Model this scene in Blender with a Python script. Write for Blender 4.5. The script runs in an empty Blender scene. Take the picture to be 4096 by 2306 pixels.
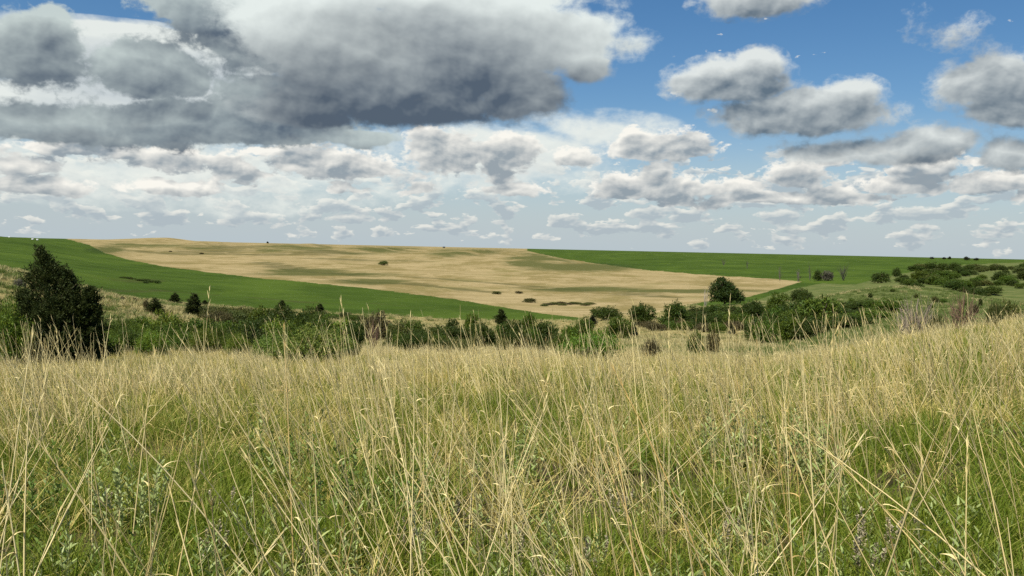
import bpy, math, random
import numpy as np
from mathutils import Matrix, Vector

SKY_ONLY = False
R = math.radians
rng = np.random.default_rng(7)
random.seed(7)
scene = bpy.context.scene
col = scene.collection

# ------------------------------------------------------------------ camera
W0, H0 = 4096.0, 2306.0           # size of the photograph in pixels
CX, CY = W0/2, H0/2
FPX = CX/math.tan(R(31.0))        # 62 degree lens
CAM = np.array([0.0, 0.0, 1.65])
PITCH, ROLL = R(-2.67), R(1.24)
Fv = np.array([0.0, math.cos(PITCH), math.sin(PITCH)])
U0 = np.array([0.0, -math.sin(PITCH), math.cos(PITCH)])
R0 = np.array([1.0, 0.0, 0.0])
Rv = R0*math.cos(ROLL) + U0*math.sin(ROLL)
Uv = -R0*math.sin(ROLL) + U0*math.cos(ROLL)
cam = bpy.data.cameras.new('camera')
cam.sensor_width = 36.0
cam.lens = 36.0*FPX/W0
cam.clip_start, cam.clip_end = 0.05, 60000
camo = bpy.data.objects.new('camera', cam)
M = Matrix.Identity(4)
for i in range(3):
    M[i][0], M[i][1], M[i][2], M[i][3] = Rv[i], Uv[i], -Fv[i], CAM[i]
camo.matrix_world = M
col.objects.link(camo)
scene.camera = camo

def pix_dir(x, y):
    return Fv + Rv*(x-CX)/FPX - Uv*(y-CY)/FPX
def to_pix(P):
    D = P - CAM
    f = D@Fv
    f = np.where(f > 1e-3, f, 1e-3)
    return CX + FPX*(D@Rv)/f, CY - FPX*(D@Uv)/f
def az_of(x, y=1150.0):
    D = pix_dir(x, y); return math.atan2(D[0], D[1])
def z_at(x, y, d):
    D = pix_dir(x, y); return CAM[2] + d*D[2]/math.hypot(D[0], D[1])

# ------------------------------------------------------------------ render settings
scene.render.engine = 'CYCLES'
scene.view_settings.view_transform = 'Standard'
scene.view_settings.look = 'None'
scene.view_settings.gamma = 1.0
scene.view_settings.use_curve_mapping = False
scene.view_settings.exposure = 0.45
cy = scene.cycles
cy.max_bounces = 6; cy.diffuse_bounces = 2; cy.glossy_bounces = 2
cy.transmission_bounces = 4; cy.transparent_max_bounces = 6
cy.use_denoising = False
cy.sample_clamp_indirect = 3.0

# ------------------------------------------------------------------ node helpers
class NT:
    def __init__(s, tree): s.t = tree; s.n = tree.nodes; s.l = tree.links
    def new(s, typ, **kw):
        nd = s.n.new(typ)
        for k, v in kw.items(): setattr(nd, k, v)
        return nd
    def put(s, sock, v):
        if v is None: return
        if hasattr(v, 'is_output') or isinstance(v, bpy.types.NodeSocket): s.l.new(v, sock)
        else: sock.default_value = v
    def math(s, op, a, b=None, c=None, clamp=False):
        nd = s.new('ShaderNodeMath', operation=op, use_clamp=clamp)
        s.put(nd.inputs[0], a); s.put(nd.inputs[1], b)
        if c is not None: s.put(nd.inputs[2], c)
        return nd.outputs[0]
    def vec(s, op, a, b=None, c=None):
        nd = s.new('ShaderNodeVectorMath', operation=op)
        s.put(nd.inputs[0], a); s.put(nd.inputs[1], b)
        if c is not None: s.put(nd.inputs[2], c)
        return nd.outputs['Value'] if op in ('DOT_PRODUCT', 'LENGTH') else nd.outputs[0]
    def comb(s, x, y, z):
        nd = s.new('ShaderNodeCombineXYZ')
        for i, v in enumerate((x, y, z)): s.put(nd.inputs[i], v)
        return nd.outputs[0]
    def sep(s, v):
        nd = s.new('ShaderNodeSeparateXYZ'); s.put(nd.inputs[0], v); return nd.outputs
    def ramp(s, v, a, b, lo=0.0, hi=1.0, typ='SMOOTHSTEP'):
        nd = s.new('ShaderNodeMapRange', interpolation_type=typ)
        s.put(nd.inputs[0], v); s.put(nd.inputs[1], a); s.put(nd.inputs[2], b)
        s.put(nd.inputs[3], lo); s.put(nd.inputs[4], hi)
        return nd.outputs[0]
    def mix(s, f, a, b):
        nd = s.new('ShaderNodeMix', data_type='RGBA')
        s.put(nd.inputs[0], f)
        for sk, v in ((nd.inputs[6], a), (nd.inputs[7], b)):
            if isinstance(v, (tuple, list)): v = tuple(v) + ((1.0,) if len(v) == 3 else ())
            s.put(sk, v)
        return nd.outputs[2]
    def noise(s, v, scale, detail=4, rough=0.5, dim='3D', w=None, dist=0.0, outp=0, lac=2.0):
        nd = s.new('ShaderNodeTexNoise', noise_dimensions=dim)
        if v is not None: s.put(nd.inputs['Vector'], v)
        nd.inputs['Scale'].default_value = scale
        nd.inputs['Detail'].default_value = detail
        nd.inputs['Roughness'].default_value = rough
        nd.inputs['Lacunarity'].default_value = lac
        nd.inputs['Distortion'].default_value = dist
        return nd.outputs[outp]

# ------------------------------------------------------------------ sun
SUN_EL, SUN_AZ = R(60.0), R(-146.0)       # azimuth from the view direction (+Y), negative = left
sd = np.array([math.sin(SUN_AZ)*math.cos(SUN_EL), math.cos(SUN_AZ)*math.cos(SUN_EL), math.sin(SUN_EL)])
sun = bpy.data.lights.new('sun', 'SUN')
sun.energy = 5.0; sun.angle = R(0.53); sun.color = (1.0, 0.95, 0.86)
suno = bpy.data.objects.new('sun', sun)
suno.rotation_euler = Vector(sd).to_track_quat('Z', 'Y').to_euler()
suno.location = (-40, 10, 60)
col.objects.link(suno)

# ------------------------------------------------------------------ world: clear sky with fair-weather clouds
def build_world():
    w = bpy.data.worlds.new('World'); scene.world = w; w.use_nodes = True
    w.cycles.sampling_method = 'MANUAL'; w.cycles.sample_map_resolution = 512
    g = NT(w.node_tree); g.n.clear()
    out = g.new('ShaderNodeOutputWorld'); bg = g.new('ShaderNodeBackground')
    g.l.new(bg.outputs[0], out.inputs[0])
    sky = g.new('ShaderNodeTexSky', sky_type='NISHITA')
    sky.sun_disc = False; sky.sun_elevation = SUN_EL; sky.sun_rotation = SUN_AZ
    sky.altitude = 400; sky.air_density = 1.0; sky.dust_density = 0.6; sky.ozone_density = 2.5
    STR = 0.1
    bg.inputs[1].default_value = STR
    tc = g.new('ShaderNodeTexCoord')
    D = g.vec('NORMALIZE', tc.outputs['Generated'])
    x, y, z = g.sep(D)
    U = g.math('MULTIPLY', g.math('ARCTAN2', x, y), 180/math.pi)
    V = g.math('MULTIPLY', g.math('ARCSINE', z), 180/math.pi)
    UV = g.comb(U, V, 0.0)

    S = W0/2576.0
    def ang(px, py):                      # picture point (2576 wide view) to degrees on the sky
        d = pix_dir(px*S, py*S)
        return math.degrees(math.atan2(d[0], d[1])), math.degrees(math.atan2(d[2], math.hypot(d[0], d[1])))
    def blobset(blobs):
        r = []
        for b in blobs:
            bx, by, rx, up, dn = b[:5]; wt = b[5] if len(b) > 5 else 1.0
            u0, v0 = ang(bx, by)
            k = 2576.0/2/math.tan(R(31))*math.pi/180
            r.append((u0, v0, rx/k, up/k, dn/k, wt))
        return r

    def field_group(name, blobs, nscale, namp, warp, detail, base=-1.0, bg_scale=None, bg_amp=0.0, bg_lo=0, bg_hi=0, stretch=0.55):
        t = bpy.data.node_groups.new(name, 'ShaderNodeTree')
        t.interface.new_socket('UV', in_out='INPUT', socket_type='NodeSocketVector')
        t.interface.new_socket('D', in_out='OUTPUT', socket_type='NodeSocketFloat')
        t.interface.new_socket('B', in_out='OUTPUT', socket_type='NodeSocketFloat')
        t.interface.new_socket('N', in_out='OUTPUT', socket_type='NodeSocketFloat')
        h = NT(t); gi = h.new('NodeGroupInput'); go = h.new('NodeGroupOutput')
        uv = gi.outputs[0]
        st = h.vec('MULTIPLY', uv, (stretch, 1.0, 1.0))
        wn = h.noise(st, nscale*0.45, 2, 0.5, '2D', outp=1)
        wv = h.vec('MULTIPLY_ADD', wn, (warp*1.6, warp, 0.0), (-warp*0.8, -warp*0.5, 0.0))
        p = h.vec('ADD', uv, wv)
        px_, py_, _ = h.sep(p)
        q = h.comb(px_, py_, h.math('MULTIPLY', py_, -1.0))
        acc = None
        for (u0, v0, a, bu, bd, wt) in blobset(blobs):
            e = h.vec('MULTIPLY_ADD', q, (1/a, 1/bu, 1/bd), (-u0/a, -v0/bu, v0/bd))
            e = h.vec('MAXIMUM', e, (-50.0, 0.0, 0.0))
            d2 = h.vec('DOT_PRODUCT', e, e)
            d = h.math('MULTIPLY_ADD', d2, -wt, wt)
            acc = d if acc is None else h.math('MAXIMUM', acc, d)
        if bg_scale:
            sb = h.vec('MULTIPLY', p, (0.42, 1.0, 1.0))
            bn = h.noise(sb, bg_scale, 3, 0.5, '2D')
            vv = h.sep(uv)[1]
            m = h.math('MULTIPLY', h.ramp(vv, bg_lo[0], bg_lo[1]), h.ramp(vv, bg_hi[0], bg_hi[1], 1.0, 0.0))
            bv = h.math('MULTIPLY_ADD', h.math('SUBTRACT', bn, 0.5), bg_amp, h.math('MULTIPLY_ADD', m, 1.8, -1.8))
            acc = bv if acc is None else h.math('SMOOTH_MAX', acc, bv, 0.2)
        acc = h.math('MAXIMUM', acc, base)
        n = h.noise(st, nscale, detail, 0.6, '2D')
        # billows: folded noise gives rounded heads with sharp creases
        b = h.noise(h.vec('ADD', st, h.vec('MULTIPLY', wv, (0.5, 0.5, 0.0))), nscale*1.6, 4, 0.55, '2D')
        b = h.math('ABSOLUTE', h.math('MULTIPLY_ADD', b, 2.0, -1.0))
        nn = h.math('ADD', h.math('MULTIPLY_ADD', n, 2.2, -1.1), h.math('MULTIPLY_ADD', b, -1.0, 0.17))
        solid = h.math('MULTIPLY', h.math('MAXIMUM', h.math('SUBTRACT', acc, 0.3), 0.0), 2.0)
        thin = h.math('MULTIPLY_ADD', h.math('MINIMUM', acc, 0.0), 3.0, solid)
        h.l.new(h.math('ADD', h.math('MULTIPLY_ADD', nn, namp, acc), thin), go.inputs[0])
        rb = h.noise(h.vec('ADD', st, h.vec('MULTIPLY', wv, (0.5, 0.5, 0.0))), nscale*1.1, 3, 0.5, '2D')
        h.l.new(acc, go.inputs[1]); h.l.new(h.math('MULTIPLY', rb, 4.0), go.inputs[2])
        return t

    def use(t, uv):
        nd = g.new('ShaderNodeGroup'); nd.node_tree = t; g.l.new(uv, nd.inputs[0]); return nd.outputs

    EXPG = 2.0**scene.view_settings.exposure
    def lin(c): return tuple(1/EXPG*((v/255)/12.92 if v/255 < 0.04045 else ((v/255+0.055)/1.055)**2.4)/STR for v in c)

    # clear air: Nishita, whitened low down by distant haze
    base = sky.outputs[0]
    hs = g.new('ShaderNodeHueSaturation'); hs.inputs['Saturation'].default_value = 1.28; hs.inputs['Value'].default_value = 0.72
    g.l.new(base, hs.inputs['Color'])
    c = g.mix(g.ramp(V, -1.0, 10.0, 0.95, 0.0), hs.outputs[0], lin((184, 197, 205)))

    def layer(c, t, t0, t1, dv, du, k0, k1, white, dark, opacity=1.0, relief=0.5, rd=0.2, soft=None, vg=None):
        d, b, n = use(t, UV)
        b2 = use(t, g.vec('ADD', UV, (du, dv, 0.0)))[1]
        n2 = use(t, g.vec('ADD', UV, (-0.7*rd, rd, 0.0)))[2]
        alpha = g.math('MULTIPLY', g.ramp(d, t0, t1), opacity)
        occ = g.math('MULTIPLY_ADD', g.math('SUBTRACT', n2, n), relief, b2)
        if soft:
            ln = g.noise(g.vec('MULTIPLY', UV, (0.45, 1.0, 1.0)), soft[0], 3, 0.5, '2D')
            occ = g.math('MULTIPLY_ADD', g.math('SUBTRACT', ln, 0.5), soft[1], occ)
        if vg: occ = g.math('ADD', occ, g.math('MULTIPLY', g.math('SUBTRACT', V, vg[0]), vg[1]))
        sh = g.ramp(occ, k0, k1, typ='LINEAR')
        cc = g.mix(sh, lin(white), lin(dark))
        return g.mix(alpha, c, cc)

    # far, small clouds toward the horizon
    far = field_group('far_clouds', [(1960, 545, 60, 18, 14), (1630, 540, 60, 16, 12), (640, 545, 70, 14, 10), (880, 552, 60, 14, 10), (2330, 540, 100, 18, 14), (1090, 575, 60, 10, 8)],
                      2.3, 1.5, 0.4, 5, base=-1.2, bg_scale=1.0, bg_amp=7.5, bg_lo=(-0.4, 1.4), bg_hi=(5.0, 7.4), stretch=0.45)
    c = layer(c, far, -0.3, 0.75, 0.24, -0.12, -0.6, 0.9, (242, 240, 231), (172, 184, 192), 0.72, 0.35, 0.12)
    # high bright veil behind the big clouds at the left
    veil = field_group('bright_veil', [(330, 130, 330, 70, 190, 1.3), (560, 170, 130, 70, 70, 1.3), (200, 260, 260, 60, 60, 1.2),
                       (1250, 370, 330, 60, 130, 0.6), (420, 440, 620, 110, 90, 0.42), (1500, 330, 230, 60, 60, .45)], 0.45, 0.6, 0.8, 5)
    c = layer(c, veil, -0.3, 0.8, 0.8, -0.3, 0.3, 1.7, (238, 242, 235), (182, 191, 198), 0.9, 0.3)
    # middle-distance cumulus
    mid = field_group('middle_clouds', [
        (1655, 385, 150, 58, 26), (1600, 355, 55, 38, 40), (1740, 360, 60, 45, 45), (1130, 400, 120, 80, 45), (1080, 345, 60, 40, 50),
        (850, 420, 180, 52, 38), (1280, 375, 90, 48, 50), (1440, 400, 80, 34, 22), (430, 400, 120, 36, 30), (440, 476, 130, 26, 20),
        (1700, 478, 150, 42, 20), (1650, 440, 50, 36, 40), (1300, 480, 80, 26, 18), (2000, 445, 85, 50, 25), (2105, 490, 55, 30, 16),
        (2270, 470, 130, 26, 18), (2500, 462, 110, 36, 24), (1870, 470, 75, 28, 20), (100, 470, 120, 30, 22)],
        1.1, 1.5, 0.7, 6, bg_scale=0.45, bg_amp=6.0, bg_lo=(2.2, 3.8), bg_hi=(5.6, 8.6), stretch=0.62)
    c = layer(c, mid, -0.08, 0.95, 0.6, -0.25, -0.35, 1.2, (252, 249, 240), (146, 158, 167), 0.94, 0.4, 0.25, (0.45, 0.9))
    # right-hand cumulus
    right = field_group('right_clouds', [
        (1835, 215, 175, 75, 55), (1910, 165, 70, 50, 60), (2010, 300, 240, 85, 48), (2130, 250, 90, 60, 60),
        (2190, 385, 280, 45, 35, .8), (2330, 360, 130, 50, 55, .9), (2510, 215, 160, 85, 70), (2560, 280, 130, 60, 45), (1905, -10, 170, 50, 58),
        (2425, 85, 80, 40, 40, .45), (2300, 60, 45, 40, 35, .25), (2540, 390, 90, 45, 45, .8)],
        0.75, 0.8, 0.9, 7, bg_scale=0.1, bg_amp=4.0, bg_lo=(19, 26), bg_hi=(95, 99), stretch=0.72)
    c = layer(c, right, -0.1, 1.15, 1.3, -0.4, -0.55, 1.2, (228, 233, 230), (98, 114, 128), 0.96, 0.32, 0.35, (0.4, 0.5))
    # left-hand clouds
    left = field_group('left_clouds', [
        (80, 120, 135, 95, 100), (120, 60, 70, 50, 60), (370, 175, 150, 85, 85), (470, 210, 60, 60, 50), (220, 325, 330, 66, 48),
        (560, 325, 400, 75, 46), (900, 352, 110, 26, 26), (740, 90, 330, 90, 130), (600, 40, 260, 80, 80), (700, 260, 200, 90, 70)],
        0.72, 1.05, 0.9, 7, stretch=0.75)
    c = layer(c, left, -0.05, 0.95, 1.5, -0.3, -0.7, 1.3, (198, 210, 208), (90, 104, 119), 0.97, 0.3, 0.4, (0.35, 0.8))
    # the big cloud
    big = field_group('big_cloud', [
        (1010, 170, 400, 240, 148), (1000, 262, 360, 90, 62), (1180, 60, 330, 200, 190), (1420, 110, 170, 110, 90), (1570, 110, 95, 42, 48, .5), (1500, 70, 90, 50, 60, .7),
        (1310, 240, 130, 110, 80), (800, 60, 280, 140, 150), (1470, 165, 90, 60, 50), (760, 285, 170, 60, 42), (1100, -30, 480, 120, 100)],
        0.55, 0.85, 1.0, 8, stretch=0.72)
    c = layer(c, big, -0.15, 1.25, 3.2, -0.6, -0.5, 1.2, (230, 238, 235), (84, 97, 112), 0.985, 0.17, 0.5, (0.24, 0.6), (11.0, -0.14))
    g.l.new(c, bg.inputs[0])
build_world()
# ==== END OF SKY

# ------------------------------------------------------------------ terrain heights
def vnoise(x, y, seed=0):
    xi = np.floor(x).astype(np.int64); yi = np.floor(y).astype(np.int64)
    xf = x-xi; yf = y-yi
    def hsh(a, b):
        h = (a*374761393 + b*668265263 + seed*982451653) & 0xffffffff
        h = ((h ^ (h >> 13))*1274126177) & 0xffffffff
        return ((h ^ (h >> 16)) & 0xffff)/65535.0
    u = xf*xf*xf*(xf*(xf*6-15)+10); v = yf*yf*yf*(yf*(yf*6-15)+10)
    a, b, c_, d = hsh(xi, yi), hsh(xi+1, yi), hsh(xi, yi+1), hsh(xi+1, yi+1)
    return (a*(1-u)+b*u)*(1-v) + (c_*(1-u)+d*u)*v - 0.5
def fbm(x, y, octs=4, seed=0, gain=0.5):
    r = 0; a = 1.0; f = 1.0
    for i in range(octs):
        r = r + a*vnoise(x*f+17.3*i, y*f-9.1*i, seed+i); a *= gain; f *= 2.03
    return r

# profiles: picture column -> [(distance, height)] near, then [(distance, picture row)]
NEAR = {
    -300: [(0.3, 0), (6, -.2), (12, -.6), (20, -1.35), (34, -2.7), (48, -3.3), (62, -2.8)],
    0:    [(0.3, 0), (6, -.2), (12, -.62), (20, -1.45), (34, -3.0), (50, -4.0), (65, -3.2)],
    512:  [(0.3, 0), (6, -.2), (12, -.65), (20, -1.5), (34, -3.05), (60, -4.9), (80, -5.4)],
    1024: [(0.3, 0), (6, -.2), (12, -.65), (20, -1.48), (34, -3.05), (60, -5.5), (80, -6.6)],
    2048: [(0.3, 0), (6, -.18), (12, -.58), (20, -1.32), (34, -2.9), (60, -5.5), (80, -7.0)],
    3072: [(0.3, 0), (6, -.12), (12, -.42), (20, -1.2), (34, -2.8), (60, -5.3), (100, -8.3)],
    3584: [(0.3, 0), (6, -.05), (12, -.22), (20, -.6), (30, -1.3), (40, -2.4), (70, -4.6)],
    4096: [(0.3, 0), (6, .0), (12, -.08), (20, -.3), (30, -.6), (42, -1.25), (70, -3.2)],
    4400: [(0.3, 0), (6, .0), (12, .0), (20, -.05), (30, -.15), (45, -.5), (70, -2.2)],
}
FAR = {
    -300: [(90, 1030), (150, 1100), (260, 1050), (400, 985), (600, 938), (900, 942), (1600, 944)],
    0:    [(90, 1066), (140, 1105), (260, 1062), (400, 1000), (600, 949), (900, 950), (1600, 951)],
    512:  [(110, 1190), (150, 1204), (200, 1165), (300, 1104), (400, 1064), (520, 1041), (700, 1012), (1000, 980), (1500, 962)],
    1024: [(110, 1282), (150, 1240), (200, 1200), (300, 1135), (350, 1112), (500, 1062), (700, 1026), (1000, 994), (1400, 974)],
    2048: [(110, 1330), (150, 1287), (180, 1262), (205, 1237), (260, 1195), (330, 1145), (450, 1098), (650, 1052), (900, 1020), (1300, 1000)],
    3072: [(150, 1291), (200, 1238), (250, 1190), (285, 1164), (350, 1138), (430, 1115), (600, 1072), (1000, 1032), (1500, 1019)],
    3584: [(100, 1268), (150, 1205), (190, 1157), (260, 1176), (320, 1136), (420, 1104), (600, 1079), (1000, 1046), (1700, 1029)],
    4096: [(110, 1268), (150, 1232), (180, 1206), (250, 1222), (320, 1152), (450, 1101), (700, 1068), (1200, 1046), (1800, 1039)],
    4400: [(110, 1262), (150, 1240), (180, 1222), (250, 1226), (320, 1160), (450, 1108), (700, 1074), (1200, 1052), (1800, 1045)],
}
LND = np.linspace(math.log(0.3), math.log(16000), 640)
AZS = np.radians(np.arange(-180, 180.01, 0.25))
cols_x = sorted(NEAR)
cols_az = np.array([az_of(x) for x in cols_x])
prof = []
for x in cols_x:
    pts = list(NEAR[x]) + [(d, z_at(x, y, d)) for d, y in FAR[x]]
    zl = pts[-1][1]
    pts += [(4000, 0.5*zl+0.2), (16000, 0.0)]
    ld = np.log([p[0] for p in pts]); zz = np.array([p[1] for p in pts])
    zi = np.interp(LND, ld, zz)
    k = np.exp(-0.5*(np.arange(-16, 17)/5.0)**2); k /= k.sum()
    zi = np.convolve(np.pad(zi, 16, mode='edge'), k, mode='valid')
    prof.append(zi)
prof = np.array(prof)
mean_prof = prof.mean(0)*0.6
def catmull(az):
    a = np.clip(az, cols_az[0], cols_az[-1])
    i = np.clip(np.searchsorted(cols_az, a)-1, 0, len(cols_az)-2)
    t = (a-cols_az[i])/(cols_az[i+1]-cols_az[i])
    p0 = prof[np.maximum(i-1, 0)]; p1 = prof[i]; p2 = prof[i+1]; p3 = prof[np.minimum(i+2, len(cols_az)-1)]
    t = t[:, None]
    return 0.5*(2*p1+(p2-p0)*t+(2*p0-5*p1+4*p2-p3)*t*t+(3*p1-p0-3*p2+p3)*t**3)
TAB = catmull(AZS)
wb = np.clip((np.abs(AZS)-R(45))/R(60), 0, 1); wb = (wb*wb*(3-2*wb))[:, None]
TAB = TAB*(1-wb) + mean_prof*wb

def polar(xpix, d):
    a = az_of(xpix, 1030.0); return np.array([math.sin(a)*d, math.cos(a)*d])
# spurs of the far upland coming down to the left: (far end, near end, height, gentle width, steep width)
SPURS = []
for (x1, d1, x2, d2, h, wl, wr) in [
        (2330, 900, 2090, 480, 5.0, 60, 22), (2060, 1150, 1640, 720, 6.0, 75, 24), (1660, 1250, 1180, 760, 6.0, 80, 26),
        (1330, 1400, 1000, 860, 5.5, 80, 28), (960, 1500, 690, 900, 6.5, 70, 28), (770, 1550, 430, 950, 6.0, 70, 30)]:
    SPURS.append((polar(x1, d1), polar(x2, d2), h, wl, wr))
GULLY = []          # drainage lines cut into the fields, filled in below once the surface is known
def seg_dist(P, A, B):
    AB = B-A; t = np.clip(((P-A)@AB)/(AB@AB), 0, 1)
    Q = A+t[..., None]*AB
    off = P-Q
    side = AB[0]*off[..., 1]-AB[1]*off[..., 0]
    return np.hypot(off[..., 0], off[..., 1]), t, side

def height(X, Y):
    X = np.asarray(X, float); Y = np.asarray(Y, float)
    d = np.maximum(np.hypot(X, Y), 0.3001); az = np.arctan2(X, Y)
    fa = (az+math.pi)/R(0.25); ia = np.clip(fa.astype(int), 0, len(AZS)-2); ta = fa-ia
    fd = (np.log(d)-LND[0])/(LND[1]-LND[0]); i_d = np.clip(fd.astype(int), 0, len(LND)-2); td = np.clip(fd-i_d, 0, 1)
    z = (TAB[ia, i_d]*(1-ta)+TAB[ia+1, i_d]*ta)*(1-td) + (TAB[ia, i_d+1]*(1-ta)+TAB[ia+1, i_d+1]*ta)*td
    P = np.stack([X, Y], -1)
    for A, B, h, wl, wr in SPURS:
        dist, t, side = seg_dist(P, A, B)
        w = np.where(side > 0, wr, wl)      # the spur runs toward us: its right-hand flank is the steep one
        w = np.where(side > 0, 0.75*wr, wl)
        z = z - 0.55*h*np.clip(t*2.2, 0, 1)*(1-t)**0.6*np.exp(-((dist*np.sign(side)-2.6*wr)/(1.5*wr))**2)*(d > 150)
        z = z + 1.25*h*np.clip(t*2.2, 0, 1)**1.2*(1-t)**0.6*np.exp(-(dist/w)**2)*(d > 150)
    for pl in GULLY:
        g = np.full(X.shape, 1e9)
        for A, B in zip(pl[:-1], pl[1:]):
            g = np.minimum(g, seg_dist(P, A, B)[0])
        dm = float(np.mean([np.hypot(*p) for p in pl]))
        wob = 1+0.8*fbm(X/14, Y/14, 2, 91)
        z = z - dm*0.0007*np.exp(-(g/(dm*0.014*wob))**2)
    far = np.clip((d-60)/120, 0, 1)
    z = z + far*(fbm(X/55, Y/55, 4, 3)*0.9 + fbm(X/190, Y/190, 3, 5)*1.6)*np.clip(1.4-d/1500, 0.15, 1)
    z = z + np.clip(d/8, 0, 1)*fbm(X/3.3, Y/3.3, 3, 11)*0.14
    return z

def ground_dist(xpix, ypix, lo=24.0, hi=900.0):
    ds = np.geomspace(lo, hi, 700); a = az_of(xpix, ypix)
    zr = np.array([z_at(xpix, ypix, d) for d in ds]); zg = height(np.sin(a)*ds, np.cos(a)*ds)
    hit = np.nonzero(zr <= zg)[0]
    return float(ds[hit[0]]) if len(hit) else hi
GL = []
for pts in [[(1050, 1050), (1120, 1066), (1200, 1086), (1290, 1091), (1440, 1099), (1560, 1106)], [(1440, 1104), (1620, 1108), (1800, 1118), (2048, 1140), (2350, 1160), (2620, 1180)],
            [(1300, 1114), (1480, 1130), (1660, 1134)], [(640, 1010), (690, 1016), (780, 1016), (880, 1004), (980, 985)], [(1560, 1132), (1760, 1148), (1960, 1168)],
            [(1000, 1020), (1180, 1018), (1330, 1008)], [(2100, 1150), (2400, 1170), (2700, 1190)], [(1320, 1035), (1520, 1044), (1660, 1044)],
            [(400, 1115), (520, 1124), (640, 1120)], [(420, 1160), (640, 1160), (860, 1180)], [(1480, 1212), (1640, 1226), (1900, 1242)], [(1020, 1190), (1200, 1208), (1400, 1216)]]:
    GL.append([np.array([math.sin(az_of(x, y)), math.cos(az_of(x, y))])*ground_dist(x, y, 110.0, 1400.0) for x, y in pts])
GULLY.extend(GL)

# ------------------------------------------------------------------ regions of the ground
def in_poly(px, py, poly):
    inside = np.zeros(px.shape, bool); n = len(poly); j = n-1
    for i in range(n):
        xi, yi = poly[i]; xj, yj = poly[j]
        cond = ((yi > py) != (yj > py)) & (px < (xj-xi)*(py-yi)/((yj-yi) if yj != yi else 1e-9)+xi)
        inside ^= cond; j = i
    return inside
GREEN_L = [(-900, 900), (0, 930), (200, 930), (254, 953), (358, 980), (421, 1013), (517, 1040), (676, 1070), (1024, 1112), (1421, 1148), (1819, 1198),
           (2048, 1236), (2167, 1254), (2340, 1274), (2300, 1286), (1900, 1283), (1700, 1270), (1300, 1250), (1000, 1234), (676, 1206), (517, 1192),
           (378, 1166), (220, 1128), (120, 1088), (0, 1066), (-900, 1020)]
GREEN_R = [(2108, 985), (2110, 1005), (2247, 1035), (2445, 1063), (2604, 1083), (2883, 1105), (3072, 1115), (3207, 1127), (3132, 1150), (3002, 1186),
           (2800, 1210), (2780, 1235), (2950, 1235), (3060, 1190), (3180, 1156), (3290, 1134), (3420, 1140), (3480, 1124), (3569, 1102), (3650, 1088), (3800, 1062), (4100, 1050), (4700, 1046), (4700, 985), (3400, 985)]
DRY = [(-900, 880), (150, 900), (2108, 960), (2110, 1005), (2247, 1035), (2445, 1063), (2604, 1083), (2883, 1105), (3072, 1115), (3207, 1127), (3132, 1150),
       (3002, 1186), (2800, 1210), (2600, 1260), (2340, 1280), (2167, 1254), (2048, 1236), (1819, 1198), (1421, 1148), (1024, 1112), (676, 1070), (517, 1040), (421, 1013), (358, 980), (254, 953), (200, 930)]
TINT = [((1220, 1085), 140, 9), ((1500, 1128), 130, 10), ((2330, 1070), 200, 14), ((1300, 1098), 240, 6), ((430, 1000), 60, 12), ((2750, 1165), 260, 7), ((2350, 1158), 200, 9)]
# spur flanks: greener growth, with the shade of the slope painted into the tint
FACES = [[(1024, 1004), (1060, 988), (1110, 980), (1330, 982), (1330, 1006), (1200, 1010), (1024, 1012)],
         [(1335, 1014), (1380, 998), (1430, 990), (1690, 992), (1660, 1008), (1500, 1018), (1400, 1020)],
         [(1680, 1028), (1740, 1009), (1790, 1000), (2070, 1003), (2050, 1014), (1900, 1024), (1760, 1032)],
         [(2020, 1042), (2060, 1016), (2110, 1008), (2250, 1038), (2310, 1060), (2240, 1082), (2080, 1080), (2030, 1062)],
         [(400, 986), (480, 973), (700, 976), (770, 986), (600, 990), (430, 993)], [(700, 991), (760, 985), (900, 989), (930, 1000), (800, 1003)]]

def regions(P):
    px, py = to_pix(P)
    d = np.hypot(P[:, 0], P[:, 1])
    jit = fbm(P[:, 0]/6, P[:, 1]/6, 3, 41)
    pyj = py + jit*3.0
    front = P[:, 1] > 1
    gl = in_poly(px, pyj, GREEN_L) & (d > 118) & front
    gr = in_poly(px, pyj, GREEN_R) & (d > 195) & front
    dr = in_poly(px, pyj, DRY) & (d > 165) & front & ~gl & ~gr
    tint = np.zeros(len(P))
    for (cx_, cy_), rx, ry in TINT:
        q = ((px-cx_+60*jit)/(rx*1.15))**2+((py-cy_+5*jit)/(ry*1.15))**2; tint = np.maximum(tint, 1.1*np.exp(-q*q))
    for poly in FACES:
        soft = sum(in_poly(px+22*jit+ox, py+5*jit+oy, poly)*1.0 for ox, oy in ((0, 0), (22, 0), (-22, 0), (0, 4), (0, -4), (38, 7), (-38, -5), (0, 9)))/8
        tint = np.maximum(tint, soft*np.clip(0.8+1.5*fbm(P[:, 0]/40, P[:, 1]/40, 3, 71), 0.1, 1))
    gul = np.zeros(len(P))
    for pl in GULLY:
        g = np.full(len(P), 1e9)
        for A, B in zip(pl[:-1], pl[1:]): g = np.minimum(g, seg_dist(P[:, :2], A, B)[0])
        dm = float(np.mean([np.hypot(*p) for p in pl]))
        gul = np.maximum(gul, np.exp(-(g/(dm*dm*4.6e-5*(1+1.1*jit)))**4)*np.clip(0.9+1.5*fbm(P[:, 0]/25, P[:, 1]/25, 2, 44), 0.3, 1))
    return gl, gr, dr, tint*(d > 150), px, py, d, gul

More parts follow.
